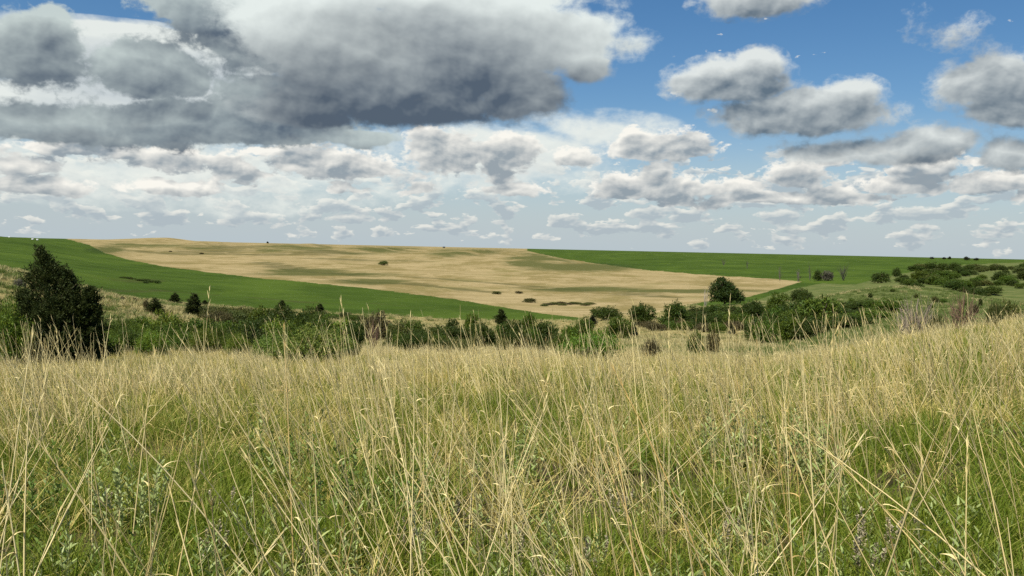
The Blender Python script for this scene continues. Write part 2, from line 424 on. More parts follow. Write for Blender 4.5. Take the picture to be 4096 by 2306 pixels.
# ------------------------------------------------------------------ materials
MATS = {}
def mat(name, build):
    if name in MATS: return MATS[name]
    m = bpy.data.materials.new(name); m.use_nodes = True
    g = NT(m.node_tree); g.n.clear()
    out = g.new('ShaderNodeOutputMaterial')
    sh = build(g, out)
    g.l.new(sh, out.inputs[0])
    MATS[name] = m
    return m
def principled(g, colr, rough=0.8, spec=0.2):
    b = g.new('ShaderNodeBsdfPrincipled')
    g.put(b.inputs['Base Color'], tuple(colr)+(1,) if isinstance(colr, tuple) else colr)
    b.inputs['Roughness'].default_value = rough
    b.inputs['Specular IOR Level'].default_value = spec
    return b

def b_ground(g, out):
    at = g.new('ShaderNodeAttribute', attribute_name='region')   # r green field, g dry field, b greener patches and painted spur shade
    r, gg, b = g.sep(at.outputs['Color'])
    at2 = g.new('ShaderNodeAttribute', attribute_name='sward')   # r straw share of the rough pasture
    straw = g.sep(at2.outputs['Color'])[0]
    geo = g.new('ShaderNodeNewGeometry'); P = geo.outputs['Position']
    n1 = g.noise(P, 0.9, 8, 0.72)
    n2 = g.noise(P, 0.045, 6, 0.6)
    n3 = g.noise(P, 0.2, 6, 0.65)
    n4 = g.noise(g.vec('MULTIPLY', P, (0.35, 1.0, 1.0)), 0.12, 7, 0.68)
    green = g.mix(g.ramp(n2, 0.35, 0.65), (0.030, 0.054, 0.0055), (0.046, 0.078, 0.009))
    green = g.mix(g.ramp(g.noise(g.vec('MULTIPLY', P, (0.8, 0.4, 1.0)), 0.03, 8, 0.7), 0.45, 0.62, 0, 0.7), green, (0.064, 0.10, 0.012))
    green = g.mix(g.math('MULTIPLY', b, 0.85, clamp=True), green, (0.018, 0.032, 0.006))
    green = g.mix(g.ramp(n3, 0.5, 0.75, 0, 0.4), green, (0.075, 0.105, 0.018))
    dry = g.mix(g.ramp(n4, 0.36, 0.66), (0.32, 0.25, 0.125), (0.235, 0.182, 0.08))
    dry = g.mix(g.ramp(g.noise(g.vec('MULTIPLY', P, (0.8, 0.4, 1.0)), 0.055, 9, 0.72), 0.46, 0.60, 0, 0.8), dry, (0.165, 0.13, 0.045))
    dry = g.mix(g.ramp(n1, 0.5, 0.68, 0, 0.55), dry, (0.13, 0.115, 0.04))
    dry = g.mix(g.ramp(n2, 0.52, 0.68, 0, 0.45), dry, (0.16, 0.145, 0.05))
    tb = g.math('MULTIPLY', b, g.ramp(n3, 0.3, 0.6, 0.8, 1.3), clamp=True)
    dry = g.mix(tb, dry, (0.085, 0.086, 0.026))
    past_g = g.mix(g.ramp(n3, 0.35, 0.65), (0.065, 0.09, 0.022), (0.12, 0.13, 0.042))
    past_s = g.mix(g.ramp(n3, 0.35, 0.65), (0.30, 0.24, 0.10), (0.20, 0.175, 0.066))
    sm = g.ramp(g.math('ADD', straw, g.math('MULTIPLY_ADD', n2, 1.2, -0.6)), 0.3, 0.7)
    past = g.mix(sm, past_g, past_s)
    past = g.mix(g.ramp(n1, 0.52, 0.7, 0, 0.5), past, (0.10, 0.11, 0.04))
    near = g.sep(at2.outputs['Color'])[1]
    past = g.mix(near, past, g.mix(g.ramp(n1, 0.4, 0.6), (0.035, 0.028, 0.014), (0.075, 0.06, 0.03)))
    c = g.mix(r, past, green); c = g.mix(gg, c, dry)
    c = g.mix(g.math('MULTIPLY', g.sep(at2.outputs['Color'])[2], 0.6), c, (0.045, 0.05, 0.014))
    bs = principled(g, c, 0.95, 0.05)
    bump = g.new('ShaderNodeBump'); bump.inputs['Strength'].default_value = 0.7; bump.inputs['Distance'].default_value = 0.6
    g.l.new(g.math('ADD', g.math('MULTIPLY', n1, 0.5), n3), bump.inputs['Height'])
    g.l.new(bump.outputs[0], bs.inputs['Normal'])
    return bs.outputs[0]
ground_mat = mat('prairie_ground', b_ground)

# ------------------------------------------------------------------ ground sheet, cut along the field edges
def mesh_from(name, V, F, mats=(), smooth=False):
    me = bpy.data.meshes.new(name)
    V = np.asarray(V, np.float32); F = np.asarray(F, np.int32)
    k = F.shape[1]
    me.vertices.add(len(V)); me.vertices.foreach_set('co', V.ravel())
    me.loops.add(F.size); me.loops.foreach_set('vertex_index', F.ravel())
    me.polygons.add(len(F)); me.polygons.foreach_set('loop_start', np.arange(0, F.size, k, dtype=np.int32))
    try: me.polygons.foreach_set('loop_total', np.full(len(F), k, np.int32))
    except Exception: pass
    if smooth: me.polygons.foreach_set('use_smooth', np.ones(len(F), bool))
    for m in mats: me.materials.append(m)
    me.update(); me.validate()
    return me
def tag(o, label=None, cat=None, group=None, kind=None):
    if label: o['label'] = label
    if cat: o['category'] = cat
    if group: o['group'] = group
    if kind: o['kind'] = kind
    return o
def link(name, me, parent=None):
    o = bpy.data.objects.new(name, me); col.objects.link(o)
    if parent is not None: o.parent = parent
    return o
def thing(name, loc, label, cat, group=None, rz=0.0, s=1.0):
    o = bpy.data.objects.new(name, None); col.objects.link(o)
    o.empty_display_size = 0.2
    o.location = loc; o.rotation_euler = (0, 0, rz)
    o.scale = (s, s, s) if not isinstance(s, tuple) else s
    return tag(o, label, cat, group)

def build_ground():
    az = np.concatenate([np.radians(np.arange(-180, -42, 4.0)), np.radians(np.arange(-42, 42, 0.1)), np.radians(np.arange(42, 180, 4.0))])
    rad = np.concatenate([np.geomspace(0.5, 100, 90, endpoint=False), np.geomspace(100, 160, 40, endpoint=False), np.geomspace(160, 850, 330, endpoint=False), np.geomspace(850, 1800, 70, endpoint=False), np.geomspace(1800, 16000, 20)])
    na, nr = len(az), len(rad)
    A, D = np.meshgrid(az, rad, indexing='ij')
    X, Y = (np.sin(A)*D).ravel(), (np.cos(A)*D).ravel()
    Z = height(X, Y)
    V = np.stack([X, Y, Z], 1)
    V = np.vstack([V, [[0, 0, 0]]])
    gl, gr, dr, tint, px, py, d, gul = regions(V)
    i, j = np.meshgrid(np.arange(na), np.arange(nr-1), indexing='ij')
    i2 = (i+1) % na
    F = np.stack([i*nr+j, i*nr+j+1, i2*nr+j+1, i2*nr+j], -1).reshape(-1, 4)
    cap = [(len(V)-1, a*nr, ((a+1) % na)*nr) for a in range(na)]
    straw = np.full(len(V), 0.45)
    straw += 0.35*np.exp(-((px-1900)/1300)**2)*(d < 190)
    straw += 0.12*np.exp(-((px-250)/420)**2-((py-1190)/60)**2)
    ss = lambda v, a, b: (lambda t: t*t*(3-2*t))(np.clip((v-a)/(b-a), 0, 1))
    straw -= 0.42*ss(px, 2900, 3300)*ss(d, 50, 90)
    straw = 0.2 + (straw-0.2)*ss(d, 32, 75)
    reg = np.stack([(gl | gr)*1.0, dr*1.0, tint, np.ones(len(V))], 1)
    swd = np.stack([np.clip(straw, 0, 1), 1-ss(d, 9, 22), gul, np.ones(len(V))], 1)
    fc = V[F].mean(1)
    fgl, fgr, fdr = (m[F].sum(1) >= 2 for m in (gl, gr, dr))
    fgr &= ~fgl; fdr &= ~(fgl | fgr)
    rest = ~(fgl | fgr | fdr)
    def part(name, mask, label, cat):
        f = F[mask]; used, inv = np.unique(f, return_inverse=True)
        f = inv.reshape(f.shape)
        me = mesh_from(name, V[used], f, [ground_mat], True)
        for an, arr in (('region', reg), ('sward', swd)):
            a = me.color_attributes.new(an, 'FLOAT_COLOR', 'POINT')
            a.data.foreach_set('color', arr[used].astype(np.float32).ravel())
        return tag(link(name, me), label, cat, kind='structure')
    part('ground', rest, 'rough prairie ground under the tall grass and brush', 'ground')
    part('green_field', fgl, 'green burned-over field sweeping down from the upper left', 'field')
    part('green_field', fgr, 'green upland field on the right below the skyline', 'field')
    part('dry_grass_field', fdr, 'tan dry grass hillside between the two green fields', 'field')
build_ground()
def gz(x, y): return float(height(np.array([x]), np.array([y]))[0])
def spot(xpix, d):
    p = polar(xpix, d); return np.array([p[0], p[1], gz(p[0], p[1])])
# ==== END OF TERRAIN

# ------------------------------------------------------------------ plant materials
def foliage_mat(name, trans=0.3, var=0.35, rough=0.6, spec=0.25):
    def b(g, out):
        oi = g.new('ShaderNodeObjectInfo')
        at = g.new('ShaderNodeAttribute', attribute_name='leaf')
        r, h, _ = g.sep(at.outputs['Color'])
        c = oi.outputs['Color']
        hs = g.new('ShaderNodeHueSaturation')
        g.l.new(g.math('MULTIPLY_ADD', r, 0.06, 0.47), hs.inputs['Hue'])
        g.l.new(g.math('MULTIPLY_ADD', h, var*2, 1-var), hs.inputs['Value'])
        g.l.new(g.math('MULTIPLY_ADD', r, -0.25, 1.1), hs.inputs['Saturation'])
        g.l.new(c, hs.inputs['Color'])
        p = principled(g, hs.outputs[0], rough, spec)
        tr = g.new('ShaderNodeBsdfTranslucent')
        g.l.new(g.mix(0.35, hs.outputs[0], (0.20, 0.26, 0.04)), tr.inputs[0])
        mx = g.new('ShaderNodeMixShader'); mx.inputs[0].default_value = trans
        g.l.new(p.outputs[0], mx.inputs[1]); g.l.new(tr.outputs[0], mx.inputs[2])
        return mx.outputs[0]
    return mat(name, b)
leaf_mat = foliage_mat('shrub_leaves')
needle_mat = foliage_mat('juniper_needles', 0.08, 0.4, 0.7, 0.15)
def b_bark(g, out):
    oi = g.new('ShaderNodeObjectInfo'); tc = g.new('ShaderNodeTexCoord')
    n = g.noise(g.vec('MULTIPLY', tc.outputs['Object'], (14, 14, 3)), 2.0, 5, 0.65)
    c = g.mix(g.ramp(n, 0.4, 0.75, 0, 0.6), oi.outputs['Color'], (0.07, 0.05, 0.035))
    return principled(g, c, 0.9, 0.1).outputs[0]
bark_mat = mat('bark', b_bark)

# ------------------------------------------------------------------ mesh makers (numpy)
def set_leaf_attr(me, arr):
    a = me.color_attributes.new('leaf', 'FLOAT_COLOR', 'POINT')
    a.data.foreach_set('color', np.c_[arr, np.zeros(len(arr)), np.ones(len(arr))].astype(np.float32).ravel())

def unit(v): return v/np.maximum(np.linalg.norm(v, axis=-1, keepdims=True), 1e-9)
def leaf_quads(P, dirs, nrm, L, Wd):
    """diamond leaves: P base, dirs along the leaf, nrm approx normal"""
    side = unit(np.cross(dirs, nrm)); L = L[:, None]; Wd = Wd[:, None]
    nn = unit(np.cross(side, dirs))
    V = np.stack([P, P+dirs*L*0.5+side*Wd*0.5+nn*L*0.06, P+dirs*L, P+dirs*L*0.5-side*Wd*0.5+nn*L*0.06], 1)
    return V.reshape(-1, 3), np.arange(len(P)*4).reshape(-1, 4)

def crown_mesh(name, lobes, n_cl, per, leaf, spread, g, material, droop=0.0):
    """lobes: (cx,cy,cz, rx,ry,rz). Leaves sit in sprigs scattered over and a little inside each lobe."""
    lob = np.array(lobes, float)
    area = (lob[:, 3]*lob[:, 4]*lob[:, 5])**(2/3)
    k = g.choice(len(lob), n_cl, p=area/area.sum())
    u = unit(g.normal(size=(n_cl, 3))); u[:, 2] = np.where(u[:, 2] < -0.35, -u[:, 2]*g.random(n_cl), u[:, 2]); u = unit(u)
    rr = 1-np.abs(g.normal(0, 0.2, n_cl)); rr = np.clip(rr, 0.25, 1.12)
    rr *= 1+0.16*np.sin(u[:, 0]*5+k)*np.sin(u[:, 1]*6+2*k)
    C = lob[k, :3]+u*lob[k, 3:]*rr[:, None]
    C[:, 2] = np.maximum(C[:, 2], 0.02)
    sprig = unit(u+np.array([0, 0, 0.55-droop])+g.normal(0, 0.5, (n_cl, 3)))
    ci = np.repeat(np.arange(n_cl), per)
    t = g.random(len(ci))
    P = C[ci]+sprig[ci]*(t[:, None]-0.3)*spread*1.8+g.normal(0, spread*0.35, (len(ci), 3))
    P[:, 2] = np.maximum(P[:, 2], 0.01)
    d = unit(sprig[ci]*0.8+g.normal(0, 0.75, (len(ci), 3)))
    nr = unit(g.normal(0, 0.6, (len(ci), 3))+np.array([0, 0, 0.9])+u[ci]*0.4)
    L = leaf*(0.6+0.8*g.random(len(ci)))
    V, F = leaf_quads(P, d, nr, L, L*(0.45+0.2*g.random(len(ci))))
    me = mesh_from(name, V, F, [material])
    tone = g.random(n_cl)
    set_leaf_attr(me, np.repeat(np.stack([0.5*tone[ci]+0.5*g.random(len(ci)), 0.5*tone[ci]+0.5*g.random(len(ci))], 1), 4, axis=0))
    return me

def tube_mesh(name, paths, material, sides=5):
    """paths: list of (points Nx3, radii N)"""
    Vs, Fs, base = [], [], 0
    for P, r in paths:
        P = np.asarray(P, float); n = len(P)
        T = unit(np.gradient(P, axis=0))
        ref = np.where(np.abs(T[:, 2:3]) > 0.9, np.array([[1.0, 0, 0]]), np.array([[0, 0, 1.0]]))
        a = unit(np.cross(T, ref)); b = np.cross(T, a)
        th = np.arange(sides)*2*math.pi/sides
        ring = P[:, None]+(a[:, None]*np.cos(th)[None, :, None]+b[:, None]*np.sin(th)[None, :, None])*np.asarray(r)[:, None, None]
        Vs.append(ring.reshape(-1, 3))
        i, j = np.meshgrid(np.arange(n-1), np.arange(sides), indexing='ij'); j2 = (j+1) % sides
        Fs.append((np.stack([i*sides+j, i*sides+j2, (i+1)*sides+j2, (i+1)*sides+j], -1)+base).reshape(-1, 4))
        base += n*sides
    return mesh_from(name, np.vstack(Vs), np.vstack(Fs), [material], True)

def branch_paths(start, direc, length, rad, depth, g, out, spread=0.6, kids=(3, 5), up=0.15, n=5):
    P = [np.array(start, float)]; d = unit(np.array(direc, float))
    for i in range(n):
        d = unit(d+g.normal(0, 0.13, 3)+np.array([0, 0, up*0.4])); P.append(P[-1]+d*length/n)
    P = np.array(P); out.append((P, np.linspace(rad, rad*0.45, n+1)))
    if depth > 0:
        for k in range(g.integers(kids[0], kids[1]+1)):
            t = 0.3+0.7*g.random(); i = min(int(t*n), n-1); q = P[i]+(P[i+1]-P[i])*(t*n-i)
            dd = unit(unit(P[i+1]-P[i])+g.normal(0, spread, 3)+np.array([0, 0, up]))
            branch_paths(q, dd, length*(0.45+0.3*g.random()), rad*0.5, depth-1, g, out, spread, kids, up, max(3, n-1))

def stems_mesh(name, h, r, g, n=5):
    out = []
    for i in range(n):
        a = g.random()*6.28
        branch_paths((0.05*r*math.cos(a), 0.05*r*math.sin(a), -0.1), (0.6*math.cos(a), 0.6*math.sin(a), 1.0), h*0.75, 0.03*h, 1, g, out, 0.5, (2, 3), 0.2, 4)
    return tube_mesh(name, out, bark_mat, 4)

# shrub shapes, about 1 m high and 1.3 m wide
def shrub_lobes(g, n=9, w=0.65, flat=1.0):
    L = []
    for i in range(n):
        a = g.random()*6.28; rr = w*0.62*math.sqrt(g.random()); s = 0.20+0.16*g.random()
        cz = (0.30+0.36*g.random()*(1-0.5*rr/w))*flat
        L.append((rr*math.cos(a), rr*math.sin(a), cz, s*1.25, s*1.25, s*flat))
    for i in range(7):
        a = i*0.9+g.random(); L.append((w*0.55*math.cos(a), w*0.55*math.sin(a), 0.13+0.1*g.random(), 0.27, 0.27, 0.2))
    L.append((0, 0, 0.3, w*0.72, w*0.72, 0.32))
    L.append((g.normal(0, .12), g.normal(0, .12), 0.72*flat, 0.2, 0.2, 0.24*flat))
    return L
gS = np.random.default_rng(21)
SHRUB = []      # (crown, stems): far, fine-leaved dense
for i in range(6):
    lob = shrub_lobes(gS, 8+i % 3, 0.66, 0.95)
    SHRUB.append((crown_mesh('shrub_crown', lob, 620, 10, 0.066, 0.075, gS, leaf_mat), stems_mesh('shrub_stems', 0.8, 0.6, gS)))
SHRUB_FINE = [] # near shrubs with small leaves
for i in range(3):
    lob = shrub_lobes(gS, 12, 0.7, 0.95)
    SHRUB_FINE.append((crown_mesh('leafy_crown', lob, 1500, 13, 0.036, 0.06, gS, leaf_mat), stems_mesh('shrub_stems', 0.8, 0.6, gS, 8)))
SHRUB_LOW = []
for i in range(3):
    lob = shrub_lobes(gS, 9, 0.9, 0.7)
    SHRUB_LOW.append((crown_mesh('thicket_crown', lob, 640, 10, 0.064, 0.085, gS, leaf_mat), stems_mesh('shrub_stems', 0.6, 0.8, gS)))

def juniper_meshes(g, leaders, n_branch, sprays, size, name='juniper', pw=0.85):
    """leaders: (x, y, z0, height, base radius, lean x). Branches rise from each leader, sprays of scale leaves on them."""
    trunk = []; P, D = [], []
    for ld_ in leaders:
        x0, y0, z0, h, r0, lean = ld_[:6]; pk = ld_[6] if len(ld_) > 6 else pw; cap = ld_[7] if len(ld_) > 7 else 1e9
        zz = np.linspace(0, 1, 9)
        tp = np.stack([x0+lean*zz**1.5+0.02*h*np.sin(zz*9+x0*7), y0+0.02*h*np.cos(zz*8), z0+h*zz], 1)
        trunk.append((tp, np.linspace(0.035*h*0.8, 0.004, 9)))
        nb = int(n_branch*h)
        for i in range(nb):
            t = g.random()**1.45; i0 = min(int(t*8), 7); q = tp[i0]+(tp[i0+1]-tp[i0])*(t*8-i0)
            prof_ = (1-t)**pk*(0.6+0.4*min(1, t*5+0.2))
            ln = r0*prof_*(0.55+0.6*g.random())*(1.35 if g.random() < 0.12 else 1.0)+0.035*h**0.3
            ln = min(ln, cap*(0.6+0.5*g.random()))
            a = g.random()*6.283; upk = 0.25+0.75*t+0.2*g.random()
            d = unit(np.array([math.cos(a), math.sin(a), upk]))
            m = max(2, int(sprays*(0.3+ln/min(r0, cap))))
            s = 0.25+0.75*np.sqrt(g.random(m))
            pts = q+d*ln*s[:, None]+g.normal(0, 0.05*min(r0, cap), (m, 3))
            P.append(pts); D.append(unit(d+np.array([0, 0, 0.35])+g.normal(0, 0.35, (m, 3))))
            if g.random() < 0.5: trunk.append((np.array([q, q+d*ln*0.5, q+d*ln*0.9]), np.array([0.01*h**0.5, 0.006, 0.003])))
    P = np.vstack(P); D = np.vstack(D); n = len(P); per = 7
    ci = np.repeat(np.arange(n), per)
    t = g.random(len(ci))
    Q = P[ci]+D[ci]*(t[:, None]-0.4)*size*1.6+g.normal(0, size*0.22, (len(ci), 3))
    Q[:, 2] = np.maximum(Q[:, 2], 0.03)
    dd = unit(D[ci]+g.normal(0, 0.45, (len(ci), 3)))
    L = size*(0.5+0.7*g.random(len(ci)))
    V, F = leaf_quads(Q, dd, unit(g.normal(size=(len(ci), 3))), L, L*0.34)
    me = mesh_from(name+'_foliage', V, F, [needle_mat])
    tone = g.random(n)
    set_leaf_attr(me, np.repeat(np.stack([tone[ci]*0.6+0.4*g.random(len(ci)), 0.5*tone[ci]+0.5*g.random(len(ci))], 1), 4, axis=0))
    return me, tube_mesh(name+'_trunk', trunk, bark_mat, 5)

BARK = (0.16, 0.12, 0.085, 1)
def place(name, meshes, loc, sx, sz, rz, colour, label, cat, group=None, parts=('crown', 'trunk'), bark=BARK):
    t = thing(name, loc, label, cat, group, rz, (sx, sx, sz))
    a = link(parts[0], meshes[0], t); a.color = tuple(colour)+(1,)
    b = link(parts[1], meshes[1], t); b.color = bark
    return t

GREENS = {'dark': (0.042, 0.066, 0.006), 'mid': (0.075, 0.118, 0.008), 'bright': (0.125, 0.185, 0.014), 'olive': (0.085, 0.098, 0.020),
          'brown': (0.095, 0.075, 0.030), 'grey': (0.12, 0.115, 0.08), 'light': (0.15, 0.20, 0.03), 'juniper': (0.034, 0.046, 0.009), 'blackish': (0.020, 0.022, 0.010)}
gP = np.random.default_rng(5)
def shrub(xpix, d, wpix, toppix, colour, label, group=None, name='shrub', kind=None, cat='shrub', sink=0.0):
    """a shrub d metres away; its width and top are read from the picture, its foot is on the ground"""
    p = spot(xpix, d); p[2] -= sink
    w = wpix*d/FPX; h = z_at(xpix, toppix, d)-p[2] if toppix else w*(0.38+0.25*gP.random())
    h = float(np.clip(h, 0.3*w, 2.2*w))
    src = kind or (SHRUB_FINE if (d < 50) else SHRUB)
    k = int(gP.integers(len(src)))
    c = np.array(GREENS[colour])*(0.85+0.3*gP.random())*(1+gP.normal(0, 0.05, 3))
    return place(name, src[k], p, w/1.38, h/0.98, gP.random()*6.28, c, label, cat, group)

# ------------------------------------------------------------------ the large juniper at the left
gJ = np.random.default_rng(3)
pj = spot(240, 34.0)
zt = z_at(160, 995, 34.0)-pj[2]
u = 34.0/FPX                                      # metres per picture pixel there
big = juniper_meshes(gJ, [(0, 0, 0, zt, 340*u, -80*u, 1.35, 150*u), (12*u, 0.15, 0.0, zt*0.80, 150*u, 8*u, 1.1, 70*u), (70*u, -0.1, 0.0, zt*0.66, 150*u, 40*u, .8, 80*u),
                          (-60*u, -0.2, 0.0, zt*0.60, 140*u, -60*u, .8, 75*u), (20*u, -0.7, 0.0, zt*0.58, 150*u, 0, .7, 120*u), (30*u, 0.8, 0.0, zt*0.55, 150*u, 0, .7, 120*u)],
                      120, 13, 0.10, 'juniper', 1.35)
place('juniper_tree', big, pj, 1.0, 1.0, 0.0, GREENS['juniper'], 'large dark juniper with a leaning spire at the left of the valley brush', 'juniper', parts=('foliage', 'trunk'))
JUN = [juniper_meshes(gJ, [(0, 0, 0, 1.0, 0.30, 0.02), (0.05, 0.05, 0, 0.75, 0.25, 0.03)], 150, 8, 0.05) for _ in range(3)]
def juniper(xpix, ybase, wpix, toppix, label, group='small junipers in the valley', colour='juniper'):
    d = ground_dist(xpix, ybase); p = spot(xpix, d); w = wpix*d/FPX; h = max(z_at(xpix, toppix, d)-p[2], 0.7*w)
    place('juniper_tree', JUN[int(gP.integers(3))], p, w/0.58, h/1.03, gP.random()*6.28, GREENS[colour], label, 'juniper', group, ('foliage', 'trunk'), (0.1, 0.07, 0.05, 1))
for a in [(618, 1262, 72, 1193, 'squat dark juniper, leftmost of four small ones right of the large juniper'),
          (702, 1216, 48, 1172, 'small pointed juniper on the pale slope between two darker ones'),
          (773, 1268, 78, 1178, 'tall dark juniper right of the pale slope, tallest of the four small ones'),
          (822, 1224, 30, 1205, 'tiny juniper just right of the tall dark small one'),
          (1127, 1245, 46, 1203, 'pointed juniper rising from the dark brush left of centre'),
          (1279, 1262, 52, 1217, 'broad juniper at the right end of the dark brush left of centre'),
          (2010, 1298, 58, 1238, 'dark pointed juniper beside the pale patch at the centre of the valley'),
          (2378, 1302, 44, 1264, 'blackish juniper stub left of the bright leafy bush by the straw patch'),
          (2537, 1354, 50, 1297, 'blackish rounded juniper standing at the left end of the straw patch'),
          (2672, 1313, 30, 1276, 'small blackish juniper standing in the middle of the straw patch'),
          (2940, 1345, 42, 1302, 'thin dark juniper at the right end of the straw patch')]:
    juniper(*a, colour='blackish' if 'blackish' in a[4] else 'juniper')

# ------------------------------------------------------------------ lone tree
gT = np.random.default_rng(11)
pt = spot(2905, 196.0); ut = 196.0/FPX; ht = z_at(2890, 1116, 196.0)-pt[2]
lobs = [(-12*ut, 0, ht*.80, 26*ut, 26*ut, ht*.20), (-30*ut, .3, ht*.62, 26*ut, 24*ut, ht*.2), (5*ut, 0, ht*.58, 34*ut, 32*ut, ht*.24), (-22*ut, 0, ht*.38, 36*ut, 34*ut, ht*.22),
        (30*ut, 0, ht*.40, 32*ut, 30*ut, ht*.22), (48*ut, .2, ht*.26, 26*ut, 26*ut, ht*.18), (0, -.5, ht*.34, 40*ut, 40*ut, ht*.25), (20*ut, .5, ht*.7, 18*ut, 20*ut, ht*.12), (-15*ut, 0, ht*.18, 40*ut, 36*ut, ht*.18), (25*ut, 0, ht*.15, 44*ut, 40*ut, ht*.16), (-20*ut, 0, ht*.9, 14*ut, 14*ut, ht*.1)]
tp = []
branch_paths((0, 0, -.2), (-0.03, 0, 1), ht*0.75, 0.2, 2, gT, tp, 0.5, (5, 7), 0.2, 7)
place('broadleaf_tree', (crown_mesh('tree_crown', lobs, 1500, 10, 0.30, 0.30, gT, leaf_mat), tube_mesh('tree_trunk', tp, bark_mat, 6)), pt, 1, 1, 0, (0.03, 0.056, 0.007),
      'tall dense dark tree standing above the brush in front of the tan hillside', 'tree')

# ------------------------------------------------------------------ bare and dead bushes
def dead_meshes(g, h, n, lean=0.7, depth=2, r=0.012, kids=(4, 6)):
    a_, b_ = [], []
    branch_paths((0, 0, -.05), (0, 0, 1), h*0.95, r*2.4*h, 0, g, a_, n=7)
    main = a_[0][0]
    for i in range(n):
        a = g.random()*6.283; t = g.random()*0.55
        q = main[int(t*6)]
        branch_paths(q, (lean*math.cos(a), lean*math.sin(a), 0.8), h*(0.45+0.4*g.random())*(1-0.4*t), r*h, depth-1, g, b_, 0.35, kids, 0.15, 5)
    return tube_mesh('dead_branches', b_, bark_mat, 3), tube_mesh('dead_trunk', a_, bark_mat, 5)
gD = np.random.default_rng(9)
def dead(xpix, d, wpix, toppix, colour, label, n=16, name='dead_bush', cat='bush', lean=0.75, r=0.012, group=None, kids=(4, 6), widen=1.0):
    p = spot(xpix, d); h = max(z_at(xpix, toppix, d)-p[2], 0.4); w = wpix*d/FPX
    m = dead_meshes(gD, 1.0, n, lean, 2, r, kids)
    xs = np.abs(np.array([v.co.x for v in m[0].vertices])).max()
    place(name, m, p, widen*w/2/xs, h/1.0, gD.random()*6.28, colour, label, cat, group, ('branches', 'trunk'), tuple(colour)+(1,))
GW = (0.45, 0.40, 0.34); GB = (0.24, 0.15, 0.10)
dead(3665, 42, 140, 1168, (0.36, 0.29, 0.21), 'pale bare dead bush with many forked branches on the grassy brow at right', 44, r=0.016, lean=1.1, widen=1.45)
dead(3860, 38, 100, 1155, GB, 'reddish brown bare dead bush nearer the right edge of the grassy brow', 42, r=0.015, lean=1.1, widen=1.45)
dead(1500, 48, 60, 1262, GB, 'brown bare bush among the dark brush left of centre', 26)
dead(2828, 190, 50, 1146, GW, 'thin whitish dead sapling left of the tall dense tree', 9, 'dead_tree', 'tree', 0.5, 0.016, kids=(2, 3))
FB = (0.12, 0.11, 0.09)
for (x, d, w, t, lab) in [(3122, 400, 18, 1062, 'bare thin tree, leftmost of the four above the tip of the tan field'), (3195, 385, 26, 1070, 'bare leaning tree at the tip of the tan field'),
                          (3243, 395, 22, 1056, 'bare greyish tree just left of the far dark bush'), (2990, 560, 30, 1036, 'pale bare tree high on the right green field'),
                          (2895, 640, 24, 1032, 'faint small bare tree left of the pale one on the right green field')]:
    dead(x, d, w, t, FB, lab, 8, 'bare_tree', 'tree', 0.45, 0.02, 'bare trees on the right green field', (2, 4))
dead(3300+78, 385, 56, 1056, (0.09, 0.10, 0.06), 'spreading sparse tree right of the grey far bush', 18, 'bare_tree', 'tree', 0.6, 0.02, 'bare trees on the right green field', (3, 5))

